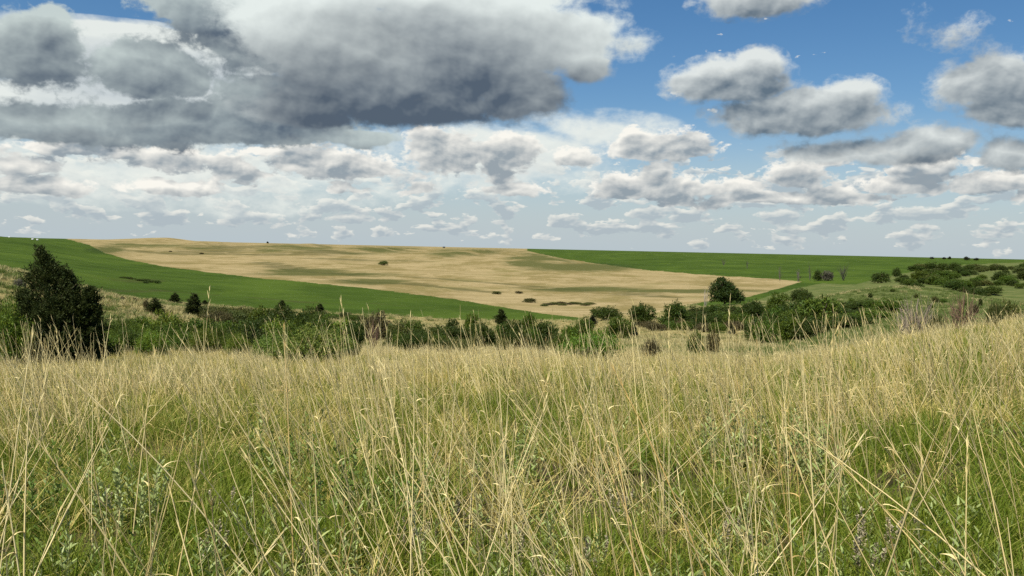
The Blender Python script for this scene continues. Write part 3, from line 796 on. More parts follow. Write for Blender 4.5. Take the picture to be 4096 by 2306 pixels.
# ------------------------------------------------------------------ named shrubs (column, distance, width, top row, tone, label)
NAMED = [
    (45, 33, 150, 1180, 'bright', 'bright green shrub at the left edge beside the large juniper'),
    (10, 40, 110, 1160, 'olive', 'olive shrub at the far left edge behind the bright green one'),
    (78, 78, 42, 1110, 'grey', 'small grey bush on the pale slope at the left edge'),
    (470, 48, 130, 1250, 'mid', 'green shrub just right of the foot of the large juniper'),
    (560, 52, 110, 1262, 'mid', 'green shrub below the squat juniper, second right of the large juniper'),
    (660, 60, 130, 1232, 'bright', 'rounded light green shrub between the squat and the tall small junipers'),
    (770, 55, 110, 1268, 'mid', 'shrub in front of the tall small juniper'),
    (860, 62, 120, 1272, 'mid', 'green shrub in front of the olive thicket left of centre'),
    (960, 58, 120, 1278, 'mid', 'green shrub left of the bright leafy bush left of centre'),
    (1240, 27, 300, 1293, 'light', 'large light green leafy bush standing behind the grass left of centre'),
    (1100, 30, 170, 1312, 'light', 'light green leafy bush at the left flank of the largest one'),
    (1385, 33, 130, 1335, 'olive', 'olive bush at the right flank of the large leafy bush'),
    (1420, 62, 90, 1272, 'dark', 'dark green shrub right of the large leafy bush'),
    (1515, 70, 140, 1238, 'brown', 'brownish rounded shrub, tallest between the two pale patches'),
    (1600, 64, 110, 1272, 'olive', 'olive shrub at the right foot of the brownish one'),
    (1670, 45, 150, 1298, 'dark', 'dark shrub in front of the pale patch at centre'),
    (1775, 50, 120, 1312, 'dark', 'low dark shrub right of the dark one at centre'),
    (1812, 96, 60, 1272, 'dark', 'small dark shrub alone on the pale patch at centre'),
    (1890, 110, 70, 1250, 'mid', 'green shrub at the upper right of the pale centre patch'),
    (1950, 58, 110, 1285, 'dark', 'dark shrub below the pointed juniper at centre'),
    (2060, 62, 120, 1275, 'dark', 'dark shrub right of the pointed juniper at centre'),
    (2118, 120, 60, 1243, 'mid', 'small green shrub against the lower end of the left green field'),
    (2170, 66, 130, 1272, 'dark', 'dark shrub left of the blackish juniper stub'),
    (2380, 32, 250, 1298, 'bright', 'bright green leafy bush standing behind the grass right of centre'),
    (2270, 36, 110, 1325, 'mid', 'green bush at the left flank of the bright one right of centre'),
    (2340, 92, 90, 1264, 'mid', 'green shrub left of the blackish juniper stub behind the bright bush'),
    (2480, 100, 120, 1262, 'mid', 'low green shrub above the left end of the straw patch'),
    (2795, 56, 80, 1320, 'mid', 'low green shrub at the lower edge of the straw patch'),
    (2860, 58, 56, 1318, 'brown', 'small brownish shrub at the lower edge of the straw patch'),
    (2610, 40, 70, 1345, 'brown', 'small brown shrub in the grass below the straw patch'),
    (2432, 150, 140, 1222, 'dark', 'dark flat-topped shrub, leftmost of the right-hand brush line'),
    (2580, 140, 112, 1210, 'dark', 'dark rounded shrub second from the left of the right-hand brush line'),
    (2700, 132, 130, 1200, 'dark', 'tall dark shrub left of the dense tree'),
    (2790, 150, 100, 1222, 'dark', 'dark shrub at the left foot of the dense tree'),
    (3010, 150, 110, 1192, 'dark', 'dark shrub right of the dense tree below the tan edge'),
    (3118, 165, 96, 1166, 'mid', 'mid green shrub on the slope below the tip of the tan field'),
    (3205, 185, 80, 1147, 'dark', 'dark shrub highest on the slope below the tip of the tan field'),
    (3225, 165, 60, 1158, 'dark', 'small dark shrub beside the highest one on the slope'),
    (3570, 110, 120, 1190, 'mid', 'rounded green shrub on the pale slope left of the dead bush'),
    (3490, 122, 60, 1198, 'mid', 'small round shrub left of the rounded one on the pale slope'),
    (3755, 46, 60, 1245, 'olive', 'olive shrub between the two dead bushes on the brow'),
    (3985, 36, 60, 1195, 'olive', 'loose olive shrub on the brow near the right edge'),
    (4040, 60, 110, 1190, 'olive', 'wide olive shrub at the right edge behind the brow'),
    (3524, 335, 82, 1087, 'dark', 'large round dark bush alone at the foot of the far right hill'),
    (3590, 420, 34, 1066, 'dark', 'small far tree above the large round bush at right'),
    (3272, 390, 38, 1078, 'dark', 'far dark bush beyond the tip of the tan field'),
    (3312, 388, 48, 1081, 'grey', 'far grey bush beside the dark one beyond the tip of the tan field'),
    (1990, 275, 42, 1165, 'olive', 'small olive tree alone on the lower tan hillside'),
    (2080, 280, 34, 1169, 'brown', 'small brown bush right of the olive tree on the tan hillside'),
    (2120, 222, 62, 1214, 'olive', 'low olive bush on the tan slope above the end of the green field'),
    (682, 760, 15, 1004, 'blackish', 'tiny dark tree alone on the upper tan hillside at left'),
    (805, 740, 20, 1026, 'brown', 'tiny brown bush on the upper tan hillside right of the dark tree'),
    (1533, 540, 44, 1041, 'olive', 'flat dark patch of brush on the tan hillside below the second spur'),
    (1070, 1500, 10, 966, 'blackish', 'tiny tree on the skyline above the tan hillside'),
    (3728, 1300, 16, 1027, 'blackish', 'leftmost tiny tree on the right skyline'),
    (3776, 1300, 14, 1029, 'blackish', 'second tiny tree from the left on the right skyline'),
    (3798, 1300, 13, 1026, 'blackish', 'third tiny tree from the left on the right skyline'),
    (3867, 1200, 22, 1026, 'blackish', 'largest tiny tree on the right skyline'),
    (3905, 1200, 18, 1031, 'blackish', 'rightmost tiny tree on the right skyline'),
]
for a in NAMED:
    nm = 'broadleaf_tree' if ' tree' in a[5].split(' on ')[0].split(' above')[0].split(' alone')[0] and 'foot of the' not in a[5] and 'left of the dense tree' not in a[5] and 'right of the dense' not in a[5] else 'shrub'
    shrub(*a, name=nm, cat='tree' if nm == 'broadleaf_tree' else 'shrub')

# thickets whose shrubs cannot be told apart: (label, group, name, tones, list of (x range), (d range), rows, n, w range)
def thicket(label, x0, x1, d0, d1, top0, top1, n, w0, w1, tones, src=None):
    for i in range(n):
        t = (i+0.5)/n; x = x0+(x1-x0)*t+gP.normal(0, (x1-x0)/n*0.35)
        f = gP.random(); d = d0+(d1-d0)*f
        top = top0+(top1-top0)*(1-f)+gP.normal(0, 4) if top0 else None
        shrub(x, d, w0+(w1-w0)*gP.random(), top, tones[int(gP.integers(len(tones)))], label, label, kind=src)
thicket('shrub in the dark green brush left of the large leafy bush', 1020, 1330, 62, 85, 1212, 1262, 10, 80, 130, ['dark', 'mid', 'dark'])
thicket('shrub in the low olive thicket below the left green field', 800, 1040, 88, 102, 1206, 1222, 9, 80, 110, ['olive', 'olive', 'brown'], SHRUB_LOW)
thicket('low shrub in the brush right of the foot of the large juniper', 400, 1000, 40, 50, 1288, 1310, 12, 90, 140, ['mid', 'bright', 'mid'])
thicket('dark shrub in the thicket around the foot of the dense tree', 2780, 3080, 120, 175, 1212, 1262, 18, 75, 120, ['dark', 'dark', 'mid'])
thicket('shrub in the big dark thicket right of the dense tree', 3050, 3500, 86, 135, 1192, 1270, 26, 90, 170, ['mid', 'dark', 'dark'])
shrub(3285, 108, 190, 1178, 'mid', 'tallest rounded shrub of the big dark thicket right of the dense tree')
thicket('low shrub at the front of the right-hand brush line', 2560, 3060, 122, 134, 1266, 1280, 10, 60, 100, ['olive', 'mid', 'brown'], SHRUB_LOW)
thicket('low brown bush along the lower edge of the tan field', 2165, 2370, 208, 218, 1238, 1250, 10, 30, 46, ['brown', 'olive'], SHRUB_LOW)
thicket('dark shrub in the thicket on the near side of the far right hollow', 3600, 4130, 258, 400, None, None, 36, 28, 84, ['dark', 'mid', 'dark', 'olive'])
thicket('dark shrub in the thicket on the crest of the far right hill', 3640, 3940, 440, 600, None, None, 26, 22, 58, ['dark', 'dark', 'olive'])
thicket('dark shrub in the brush at the far right below the skyline', 3900, 4140, 430, 640, None, None, 14, 24, 60, ['dark', 'olive'])
thicket('low dark shrub in the strip on the left green field', 485, 632, 232, 250, 1112, 1122, 8, 18, 34, ['dark'], SHRUB_LOW)
thicket('low shrub along the lower edge of the left green field', 1280, 1460, 120, 140, 1238, 1252, 7, 36, 60, ['mid', 'olive'], SHRUB_LOW)
thicket('small shrub dotted over the pale slope at right', 3330, 3960, 105, 165, 1160, 1222, 16, 14, 30, ['mid', 'olive', 'dark'])
thicket('small grey bush on the pale slope at left', 430, 600, 95, 106, 1186, 1196, 5, 16, 26, ['grey', 'brown'])
thicket('low shrub among the straw in front of the centre brush', 1560, 2250, 38, 62, 1302, 1345, 16, 60, 110, ['dark', 'mid', 'olive'])
thicket('green shrub in the continuous belt of brush between the large juniper and the centre', 400, 1420, 50, 66, 1262, 1296, 20, 90, 150, ['mid', 'mid', 'bright', 'dark'])
thicket('dark shrub filling the brush between the centre and the straw patch', 1640, 2300, 62, 84, 1280, 1310, 12, 80, 120, ['dark', 'mid'])
# ==== END OF SHRUBS

# ------------------------------------------------------------------ grasses: prototypes kept out of the scene, scattered as uncountable stuff
def grass_mat(name, c0, c1, tip, tipmix, trans=0.25, spread=0.5):
    def b(g, out):
        oi = g.new('ShaderNodeObjectInfo'); at = g.new('ShaderNodeAttribute', attribute_name='leaf')
        r, h, _ = g.sep(at.outputs['Color'])
        k = g.math('MULTIPLY_ADD', oi.outputs['Random'], spread, g.math('MULTIPLY', r, 1-spread))
        c = g.mix(k, c0, c1)
        c = g.mix(g.math('MULTIPLY', g.ramp(h, 0.35, 1.0), g.math('MULTIPLY', tipmix, g.ramp(r, 0.2, 0.9))), c, tip)
        p = principled(g, c, 0.55, 0.3)
        tr = g.new('ShaderNodeBsdfTranslucent'); g.l.new(c, tr.inputs[0])
        mx = g.new('ShaderNodeMixShader'); mx.inputs[0].default_value = trans
        g.l.new(p.outputs[0], mx.inputs[1]); g.l.new(tr.outputs[0], mx.inputs[2])
        return mx.outputs[0]
    return mat(name, b)
green_grass = grass_mat('green_grass_blades', (0.080, 0.155, 0.006), (0.235, 0.275, 0.024), (0.50, 0.44, 0.12), 0.4, 0.35)
straw_grass = grass_mat('straw_grass_blades', (0.50, 0.40, 0.10), (0.70, 0.57, 0.19), (0.76, 0.63, 0.24), 0.6)
stalk_grass = grass_mat('straw_stalks', (0.62, 0.48, 0.18), (0.85, 0.73, 0.37), (0.82, 0.69, 0.36), 0.7, 0.12)
rust_grass = grass_mat('orange_stalks', (0.60, 0.40, 0.13), (0.72, 0.53, 0.21), (0.74, 0.58, 0.26), 0.8, 0.12)
sage_leaf = grass_mat('sage_leaves', (0.22, 0.29, 0.07), (0.38, 0.43, 0.16), (0.52, 0.54, 0.27), 0.7, 0.15)
valley_straw = grass_mat('valley_straw', (0.34, 0.30, 0.12), (0.50, 0.43, 0.20), (0.52, 0.45, 0.22), 0.5, 0.15)
valley_green = grass_mat('valley_green', (0.085, 0.13, 0.018), (0.15, 0.19, 0.045), (0.3, 0.29, 0.12), 0.5, 0.2)
lead_leaf = grass_mat('grey_seed_spikes', (0.34, 0.29, 0.17), (0.50, 0.43, 0.28), (0.52, 0.45, 0.30), 0.6, 0.1)
forb_leaf = grass_mat('forb_leaves', (0.10, 0.17, 0.02), (0.2, 0.27, 0.05), (0.34, 0.38, 0.14), 0.6, 0.25)

def blades(P0, dirs, L, Wd, bend, g, seg=3):
    """curved tapering strips, as triangles. P0 Nx3 roots, dirs Nx3 start directions, bend: sideways/downward curl"""
    n = len(P0); t = np.linspace(0, 1, seg+1)
    az = np.arctan2(dirs[:, 1], dirs[:, 0])
    out = np.stack([np.cos(az), np.sin(az), np.zeros(n)], 1)
    C = P0[:, None]+dirs[:, None]*(L[:, None]*t)[..., None]+(out*0.6-np.array([0, 0, 0.55]))[:, None]*(bend*L)[:, None, None]*(t**2.2)[None, :, None]
    ta = g.random(n)*6.283
    rnd = np.stack([np.cos(ta), np.sin(ta), np.zeros(n)], 1)
    side = unit(np.cross(dirs, rnd)+1e-6)
    w = Wd[:, None]*np.array([0.75, 1.0, 0.7, 0.45, 0.3])[:seg][None, :]*0.5
    Lf = C[:, :-1]-side[:, None]*w[..., None]; Rt = C[:, :-1]+side[:, None]*w[..., None]
    V = np.concatenate([np.stack([Lf, Rt], 2).reshape(n, -1, 3), C[:, -1:]], 1)
    m = 2*seg+1; F = []
    for i in range(seg-1):
        F += [(2*i, 2*i+1, 2*i+3), (2*i, 2*i+3, 2*i+2)]
    F.append((2*seg-2, 2*seg-1, 2*seg))
    F = (np.array(F)[None]+(np.arange(n)*m)[:, None, None]).reshape(-1, 3)
    hh = np.concatenate([np.repeat(t[:-1], 2), [1.0]])
    A = np.stack([np.repeat(g.random(n), m), np.tile(hh, n)], 1)
    return V.reshape(-1, 3), F, A
def join(parts):
    Vs, Fs, As, b = [], [], [], 0
    for V, F, A in parts:
        Vs.append(V); Fs.append(F+b); As.append(A); b += len(V)
    return np.vstack(Vs), np.vstack(Fs), np.vstack(As)
def proto(name, VFA, material):
    V, F, A = VFA
    me = mesh_from(name, V, F, [material]); set_leaf_attr(me, A)
    return me

gG = np.random.default_rng(77)
def tuft(n, h0, h1, w0, w1, rad, lean, bend, g, seg=3):
    a = g.random(n)*6.283; r = rad*np.sqrt(g.random(n))
    P = np.stack([r*np.cos(a), r*np.sin(a), np.full(n, -0.02)], 1)
    b = a+g.normal(0, 0.9, n); ln = lean*np.abs(g.normal(0.6, 0.5, n))
    d = unit(np.stack([np.cos(b)*ln, np.sin(b)*ln, np.ones(n)], 1))
    return blades(P, d, h0+(h1-h0)*g.random(n), w0+(w1-w0)*g.random(n), bend*g.random(n), g, seg)
def stalk(g, base, h, lean, az, rad, curls=2, head=True):
    """one tall dry stem with a few curled dead leaves and a thin seed head"""
    t = np.linspace(0, 1, 7)
    out = np.array([math.cos(az), math.sin(az), 0])
    k = g.normal(0.0, 0.22)
    P = np.array(base)+out*((lean*(t*(1-k)+k*t*t))*h)[:, None]+np.array([0, 0, 1.0])*(h*t*math.cos(min(lean, 1.0)*0.6))[:, None]
    P += np.cross(out, [0, 0, 1.0])*(0.02*h*np.sin(t*3+g.random()*6))[:, None]
    r = rad*np.array([1.1, 1.05, 0.95, 0.85, 0.75, 0.62, 0.35])
    T = unit(np.gradient(P, axis=0)); a = unit(np.cross(T, [0.31, 0.95, 0.05])); b = np.cross(T, a)
    th = np.arange(3)*2.0944
    ring = (P[:, None]+(a[:, None]*np.cos(th)[None, :, None]+b[:, None]*np.sin(th)[None, :, None])*r[:, None, None]).reshape(-1, 3)
    F = []
    for i in range(6):
        for j in range(3):
            q = (i*3+j, i*3+(j+1) % 3, (i+1)*3+(j+1) % 3, (i+1)*3+j); F += [(q[0], q[1], q[2]), (q[0], q[2], q[3])]
    stem = (ring, np.array(F), np.stack([np.full(21, g.random()), np.repeat(t, 3)], 1))
    leaves = []
    for c_ in range(curls):
        u_ = 0.2+0.62*g.random(); i = min(int(u_*6), 5); q = P[i]+(P[i+1]-P[i])*(u_*6-i)
        aa = g.random()*6.283
        d = unit(np.array([[math.cos(aa)*0.7, math.sin(aa)*0.7, 0.75]]))
        leaves.append(blades(q[None], d, np.array([0.03+0.05*g.random()]), np.array([rad*(1.8+1.2*g.random())]), np.array([0.9+0.7*g.random()]), g, 4))
    heads = []
    if head:
        m = 6; u_ = 0.84+0.16*g.random(m); i = np.minimum((u_*6).astype(int), 5); q = P[i]+(P[i+1]-P[i])*(u_*6-i)[:, None]
        d = unit(T[i]+g.normal(0, 0.16, (m, 3)))
        heads.append(blades(q, d, 0.03+0.05*g.random(m), np.full(m, rad*1.1), 0.15*g.random(m), g, 3))
    return stem, leaves, heads
def stalk_clump(g, n, rad, h0, h1, spread, thick, curl=3, headp=0.5):
    parts = []
    for i in range(n):
        a = g.random()*6.283; r = spread*math.sqrt(g.random())
        lean = abs(g.normal(0.34, 0.26)); az = math.pi+g.normal(0, 0.55)
        s, l, hd = stalk(g, (r*math.cos(a), r*math.sin(a), -0.02), h0+(h1-h0)*g.random(), lean, az, thick*(0.55+0.75*g.random()**1.2), int(g.integers(0, curl)), g.random() < headp)
        parts += [s]+l+hd
    return join(parts)

PG = [proto('green_tuft', tuft(30, .14, .42, .0035, .0075, .07, .6, .7, gG), green_grass) for _ in range(6)]
PB = [proto('straw_tuft', tuft(20, .18, .50, .002, .0045, .07, .6, .9, gG), straw_grass) for _ in range(5)]
PS = [proto('stalk_clump', stalk_clump(gG, int(gG.integers(3, 7)), .1, .7, 1.3, .08, .0032), stalk_grass) for _ in range(9)] + \
     [proto('stalk_clump', stalk_clump(gG, 4, .1, .6, 1.1, .07, .0028), rust_grass) for _ in range(1)]
PSF = [proto('stalk_clump', stalk_clump(gG, 7, .1, .42, .8, .2, .0062, 1, 0.15), stalk_grass) for _ in range(6)]
PGF = [proto('green_tuft', tuft(46, .25, .5, .008, .014, .22, .5, .6, gG, 2), green_grass) for _ in range(4)]
PBF = [proto('straw_tuft', tuft(44, .25, .6, .006, .012, .24, .4, .25, gG, 2), straw_grass) for _ in range(4)]
PBV = [proto('straw_tuft', tuft(70, .3, .62, .02, .04, .6, .35, .4, gG, 2), valley_straw) for _ in range(3)]
PGV = [proto('green_tuft', tuft(70, .22, .5, .02, .045, .6, .4, .5, gG, 2), valley_green) for _ in range(3)]

hidden = bpy.data.collections.new('prototypes')      # never linked to the scene
def scatter(name, protos, pts, rot, scl, label, cat, parent=None):
    c_ = bpy.data.collections.new(name+'_kinds')
    for me in protos: c_.objects.link(bpy.data.objects.new(me.name, me))
    n = len(pts)
    me = bpy.data.meshes.new(name); me.vertices.add(n); me.vertices.foreach_set('co', np.asarray(pts, np.float32).ravel())
    a = me.attributes.new('rot', 'FLOAT_VECTOR', 'POINT'); a.data.foreach_set('vector', np.asarray(rot, np.float32).ravel())
    a = me.attributes.new('scl', 'FLOAT_VECTOR', 'POINT'); a.data.foreach_set('vector', np.asarray(scl, np.float32).ravel())
    a = me.attributes.new('pick', 'INT', 'POINT'); a.data.foreach_set('value', gG.integers(0, len(protos), n).astype(np.int32))
    o = tag(link(name, me), label, cat, kind='stuff')
    t = bpy.data.node_groups.new(name+'_scatter', 'GeometryNodeTree')
    t.interface.new_socket('Geometry', in_out='INPUT', socket_type='NodeSocketGeometry')
    t.interface.new_socket('Geometry', in_out='OUTPUT', socket_type='NodeSocketGeometry')
    N = t.nodes; gi = N.new('NodeGroupInput'); go = N.new('NodeGroupOutput')
    ip = N.new('GeometryNodeInstanceOnPoints'); ci = N.new('GeometryNodeCollectionInfo')
    ci.inputs['Collection'].default_value = c_; ci.inputs['Separate Children'].default_value = True; ci.inputs['Reset Children'].default_value = True
    def attr(nm, ty):
        q = N.new('GeometryNodeInputNamedAttribute'); q.data_type = ty; q.inputs[0].default_value = nm
        return next(s_ for s_ in q.outputs if s_.enabled and s_.name == 'Attribute')
    e = N.new('FunctionNodeEulerToRotation')
    L = t.links
    L.new(gi.outputs[0], ip.inputs['Points']); L.new(ci.outputs[0], ip.inputs['Instance'])
    ip.inputs['Pick Instance'].default_value = True
    L.new(attr('pick', 'INT'), ip.inputs['Instance Index'])
    L.new(attr('rot', 'FLOAT_VECTOR'), e.inputs[0]); L.new(e.outputs[0], ip.inputs['Rotation'])
    L.new(attr('scl', 'FLOAT_VECTOR'), ip.inputs['Scale']); L.new(ip.outputs[0], go.inputs[0])
    md = o.modifiers.new('scatter', 'NODES'); md.node_group = t
    return o
def field_pts(bands, az0=-42, az1=42, keep=None):
    out = []
    for d0, d1, rho in bands:
        n = int(0.5*R(az1-az0)*(d1*d1-d0*d0)*rho)
        a = R(az0)+R(az1-az0)*gG.random(n); d = np.sqrt(d0*d0+(d1*d1-d0*d0)*gG.random(n))
        out.append(np.stack([np.sin(a)*d, np.cos(a)*d], 1))
    XY = np.vstack(out)
    if keep is not None: XY = XY[keep(XY[:, 0], XY[:, 1])]
    return np.c_[XY, height(XY[:, 0], XY[:, 1])]
def spin(n, tilt=0.1): return np.stack([gG.normal(0, tilt, n), gG.normal(0, tilt, n), gG.random(n)*6.283], 1)
def size(n, s0, s1, w=1.0):
    s_ = s0+(s1-s0)*gG.random(n); return np.stack([s_*w, s_*w, s_], 1)
def clump(X, Y, sc, seed, lo, soft=0.25):
    v = fbm(X/sc, Y/sc, 3, seed); return gG.random(len(X)) < np.clip((v-lo)/soft+0.5, 0.12, 1)

p = field_pts([(1.5, 6, 150), (6, 14, 80)], keep=lambda X, Y: clump(X, Y, 0.7, 201, 0.0))
scatter('green_meadow_grass', PG, p, spin(len(p)), size(len(p), .7, 1.25), 'short green grass growing among the straw in the foreground', 'grass')
p = field_pts([(14, 55, 17)])
scatter('green_meadow_grass', PGF, p, spin(len(p)), size(len(p), .7, 1.1), 'green grass farther down the foreground slope', 'grass')
p = field_pts([(1.5, 6, 20), (6, 9, 26), (9, 14, 38)], keep=lambda X, Y: clump(X, Y, 1.3, 301, -0.05))
scatter('dry_meadow_grass', PB, p, spin(len(p)), size(len(p), .7, 1.3), 'fine straw coloured grass mixed into the green in the foreground', 'grass')
brow = lambda X, Y: gG.random(len(X)) < 1-0.5*np.clip((np.degrees(np.arctan2(X, Y))-6)/16, 0, 1)
p = field_pts([(14, 50, 6.5)], keep=brow)
scatter('dry_meadow_grass', PBF, p, spin(len(p)), size(len(p), .6, 1.1), 'pale straw grass along the brow of the foreground slope', 'grass')
def wind(n):
    r = np.stack([gG.normal(0, .09, n), gG.normal(-.06, .12, n), gG.normal(0, .6, n)], 1)
    flip = gG.random(n) < 0.16; r[flip, 2] += math.pi
    return r
p = field_pts([(1.9, 5, 8.0), (5, 8, 11.0), (8, 14, 14.0)], keep=lambda X, Y: clump(X, Y, 1.1, 401, 0.0, 0.3))
scatter('tall_grass_stalks', PS, p, wind(len(p)), size(len(p), .75, 1.2), 'tall thin straw stalks leaning left across the foreground', 'grass')
p = field_pts([(14, 48, 6)], keep=lambda X, Y: clump(X, Y, 2.5, 501, -0.05, 0.3) & brow(X, Y))
scatter('tall_grass_stalks', PSF, p, wind(len(p)), size(len(p), .7, 1.1), 'tall straw stalks standing along the brow of the slope', 'grass')
# rough pasture in the valley and on the side slopes
def pasture(straw):
    def k(X, Y):
        P = np.c_[X, Y, height(X, Y)]
        gl, gr, dr, tint, px, py, d, gul = regions(P)
        free = ~(gl | gr | dr)
        m = 0.62-0.6*np.clip((px-2900)/400, 0, 1)-0.36*np.clip((900-px)/400, 0, 1)+0.8*fbm(X/22, Y/22, 3, 61)
        u_ = gG.random(len(X)) < np.clip(m, 0.06, 0.94)
        return free & (u_ if straw else ~u_)
    return k
p = field_pts([(50, 110, 1.3), (110, 210, .5)], keep=pasture(True))
scatter('dry_valley_grass', PBV, p, spin(len(p)), size(len(p), .6, 1.1), 'straw coloured grass on the valley floor and slopes between the shrubs', 'grass')
p = field_pts([(50, 110, 1.3), (110, 210, .5)], keep=pasture(False))
scatter('green_valley_grass', PGV, p, spin(len(p)), size(len(p), .6, 1.1), 'green grass on the valley floor and slopes between the shrubs', 'grass')
# ==== END OF GRASS

# ------------------------------------------------------------------ single plants that can be picked out in the near grass
def sage_meshes(g, n=7, h=0.38, leaf=0.05, per=16, wl=0.22, rad=0.07):
    stems, lv = [], []
    for i in range(n):
        a = g.random()*6.283; r = rad*math.sqrt(g.random()); hh = h*(0.6+0.5*g.random()); ln = 0.35*g.random()
        t = np.linspace(0, 1, 5)
        P = np.stack([r*math.cos(a)+ln*hh*math.cos(a)*t, r*math.sin(a)+ln*hh*math.sin(a)*t, -0.02+hh*t], 1)
        stems.append((P, np.linspace(.0028, .0012, 5)))
        u_ = 0.2+0.8*np.linspace(0, 1, per); i_ = np.minimum((u_*4).astype(int), 3)
        q = P[i_]+(P[i_+1]-P[i_])*(u_*4-i_)[:, None]
        b = np.arange(per)*2.4+g.random()*6
        d = unit(np.stack([np.cos(b), np.sin(b), 0.5+0.9*u_], 1))
        L = leaf*(0.6+0.7*g.random(per))*(1.1-0.4*u_)
        lv.append(blades(q, d, L, L*wl, 0.35*g.random(per), g, 3))
    return lv, stems
def spike_meshes(g, n=5, h=0.42):
    stems, lv = [], []
    for i in range(n):
        a = g.random()*6.283; hh = h*(0.65+0.5*g.random()); ln = 0.3*g.random()
        t = np.linspace(0, 1, 5)
        P = np.stack([0.05*math.cos(a)+ln*hh*math.cos(a)*t, 0.05*math.sin(a)+ln*hh*math.sin(a)*t, -0.02+hh*t], 1)
        stems.append((P, np.linspace(.0026, .0014, 5)))
        m = 60; u_ = 0.5+0.5*g.random(m); i_ = np.minimum((u_*4).astype(int), 3); q = P[i_]+(P[i_+1]-P[i_])*(u_*4-i_)[:, None]
        b = g.random(m)*6.283; d = unit(np.stack([np.cos(b), np.sin(b), 0.6+0.4*g.random(m)], 1))
        L = 0.014+0.022*g.random(m)*(1.3-u_); lv.append(blades(q, d, L, L*0.6, 0.2*g.random(m), g, 2))
    return lv, stems
gF = np.random.default_rng(404)
def plain(name, c0, rough=0.8):
    return mat(name, lambda g, out: principled(g, g.mix(g.ramp(g.noise(g.new('ShaderNodeTexCoord').outputs['Object'], 40, 3), 0.3, 0.7), c0, tuple(v*0.7 for v in c0)), rough, 0.15).outputs[0])
forb_stem = plain('forb_stem', (0.22, 0.20, 0.10))
SAGE = []
for i in range(4):
    lv, st = sage_meshes(gF); SAGE.append(([proto('sage_leaves', v_, sage_leaf) for v_ in lv], [tube_mesh('sage_stem', [q_], forb_stem, 3) for q_ in st]))
SPIKE = []
for i in range(3):
    lv, st = spike_meshes(gF, 4+i); SPIKE.append(([proto('seed_spike', v_, lead_leaf) for v_ in lv], [tube_mesh('spike_stem', [q_], forb_stem, 3) for q_ in st]))
LEAFY = []
for i in range(2):
    lv, st = sage_meshes(gF, 16, 0.55, 0.045, 26, 0.42, 0.2); LEAFY.append((proto('forb_foliage', join(lv), [forb_leaf, sage_leaf][i]), tube_mesh('forb_stems', st, forb_stem, 3)))
def forb(name, src, xpix, ypix, s_, label, cat, group, parts):
    dep = -pix_dir(xpix, ypix)[2]
    d = min(max(1.55/max(dep, 0.05), 2.4), 13.0)
    p = spot(xpix, d); k = int(gF.integers(len(src)))
    t = thing(name, p, label, cat, group, gF.random()*6.28, s_)
    for nm, ms in zip(parts, src[k]):
        for me in (ms if isinstance(ms, list) else [ms]): link(nm, me, t)
SAGE_AT = [(90, 2150), (260, 2080), (420, 2230), (590, 2120), (700, 2270), (830, 2150), (930, 2250), (1040, 2060), (1150, 2200), (1300, 2270), (1420, 2130), (1500, 2260),
           (1640, 2010), (1530, 1980), (1760, 2160), (1900, 2040), (1990, 2230), (2080, 2270), (2200, 2120), (2320, 2250), (2460, 2180), (2700, 2270), (2870, 2200), (3060, 2120),
           (3350, 2170), (3480, 2030), (3620, 2260), (3800, 2180), (3980, 2240), (1900, 1830), (560, 1900), (3330, 1900)]
for x, y in SAGE_AT:
    forb('sage_plant', SAGE, x, y, 0.85+0.4*gF.random(), 'small grey-green sage plant standing low among the foreground grass', 'sage', 'sage plants in the foreground', ('leaves', 'stem'))
for x, y in [(420, 1830), (900, 1900), (1180, 2130), (870, 2060), (1660, 2090), (1740, 2060), (1880, 2010), (2100, 2150), (2180, 2230), (2260, 2270), (2330, 2250), (2420, 2200), (3010, 2100), (3510, 2180),
             (3560, 2110), (2960, 2050), (3880, 2200), (3700, 2040), (2500, 1990), (330, 2200)]:
    forb('seed_spike_plant', SPIKE, x, y, 0.55+0.35*gF.random(), 'upright greyish plant with dry seed spikes among the foreground grass', 'plant', 'grey seed spike plants in the foreground', ('seed_spike', 'stem'))
for x, y, s_, lab in [(530, 1900, .9, 'rounded leafy plant in the left foreground behind the long crossing stalks'), (1330, 1920, 1.0, 'dark leafy plant left of centre in the foreground grass'),
                      (1600, 1950, .9, 'pale leafy plant just left of the foreground centre'), (2960, 1760, 1.1, 'rounded leafy plant in the right foreground grass'),
                      (3260, 1800, 1.0, 'pale bushy plant farther right in the foreground grass'), (1160, 1700, 1.0, 'small leafy plant farther back in the left foreground'),
                      (2080, 1780, .9, 'leafy plant at the middle of the foreground grass'), (100, 1830, 1.0, 'leafy plant near the left edge of the foreground')]:
    forb('leafy_plant', LEAFY, x, y, s_, lab, 'plant', 'leafy plants in the foreground', ('leaves', 'stem'))

lowf = [proto('low_forb', join(sage_meshes(gF, 5, 0.3, 0.05, 13, 0.26, 0.06)[0]), m_) for m_ in (sage_leaf, forb_leaf, sage_leaf, forb_leaf)]
p = field_pts([(1.6, 5, 9), (5, 9, 5)], keep=lambda X, Y: clump(X, Y, 0.8, 611, 0.05, 0.25))
scatter('low_forbs', lowf, p, spin(len(p)), size(len(p), .7, 1.3), 'low leafy herbs mixed through the near grass', 'herbs')

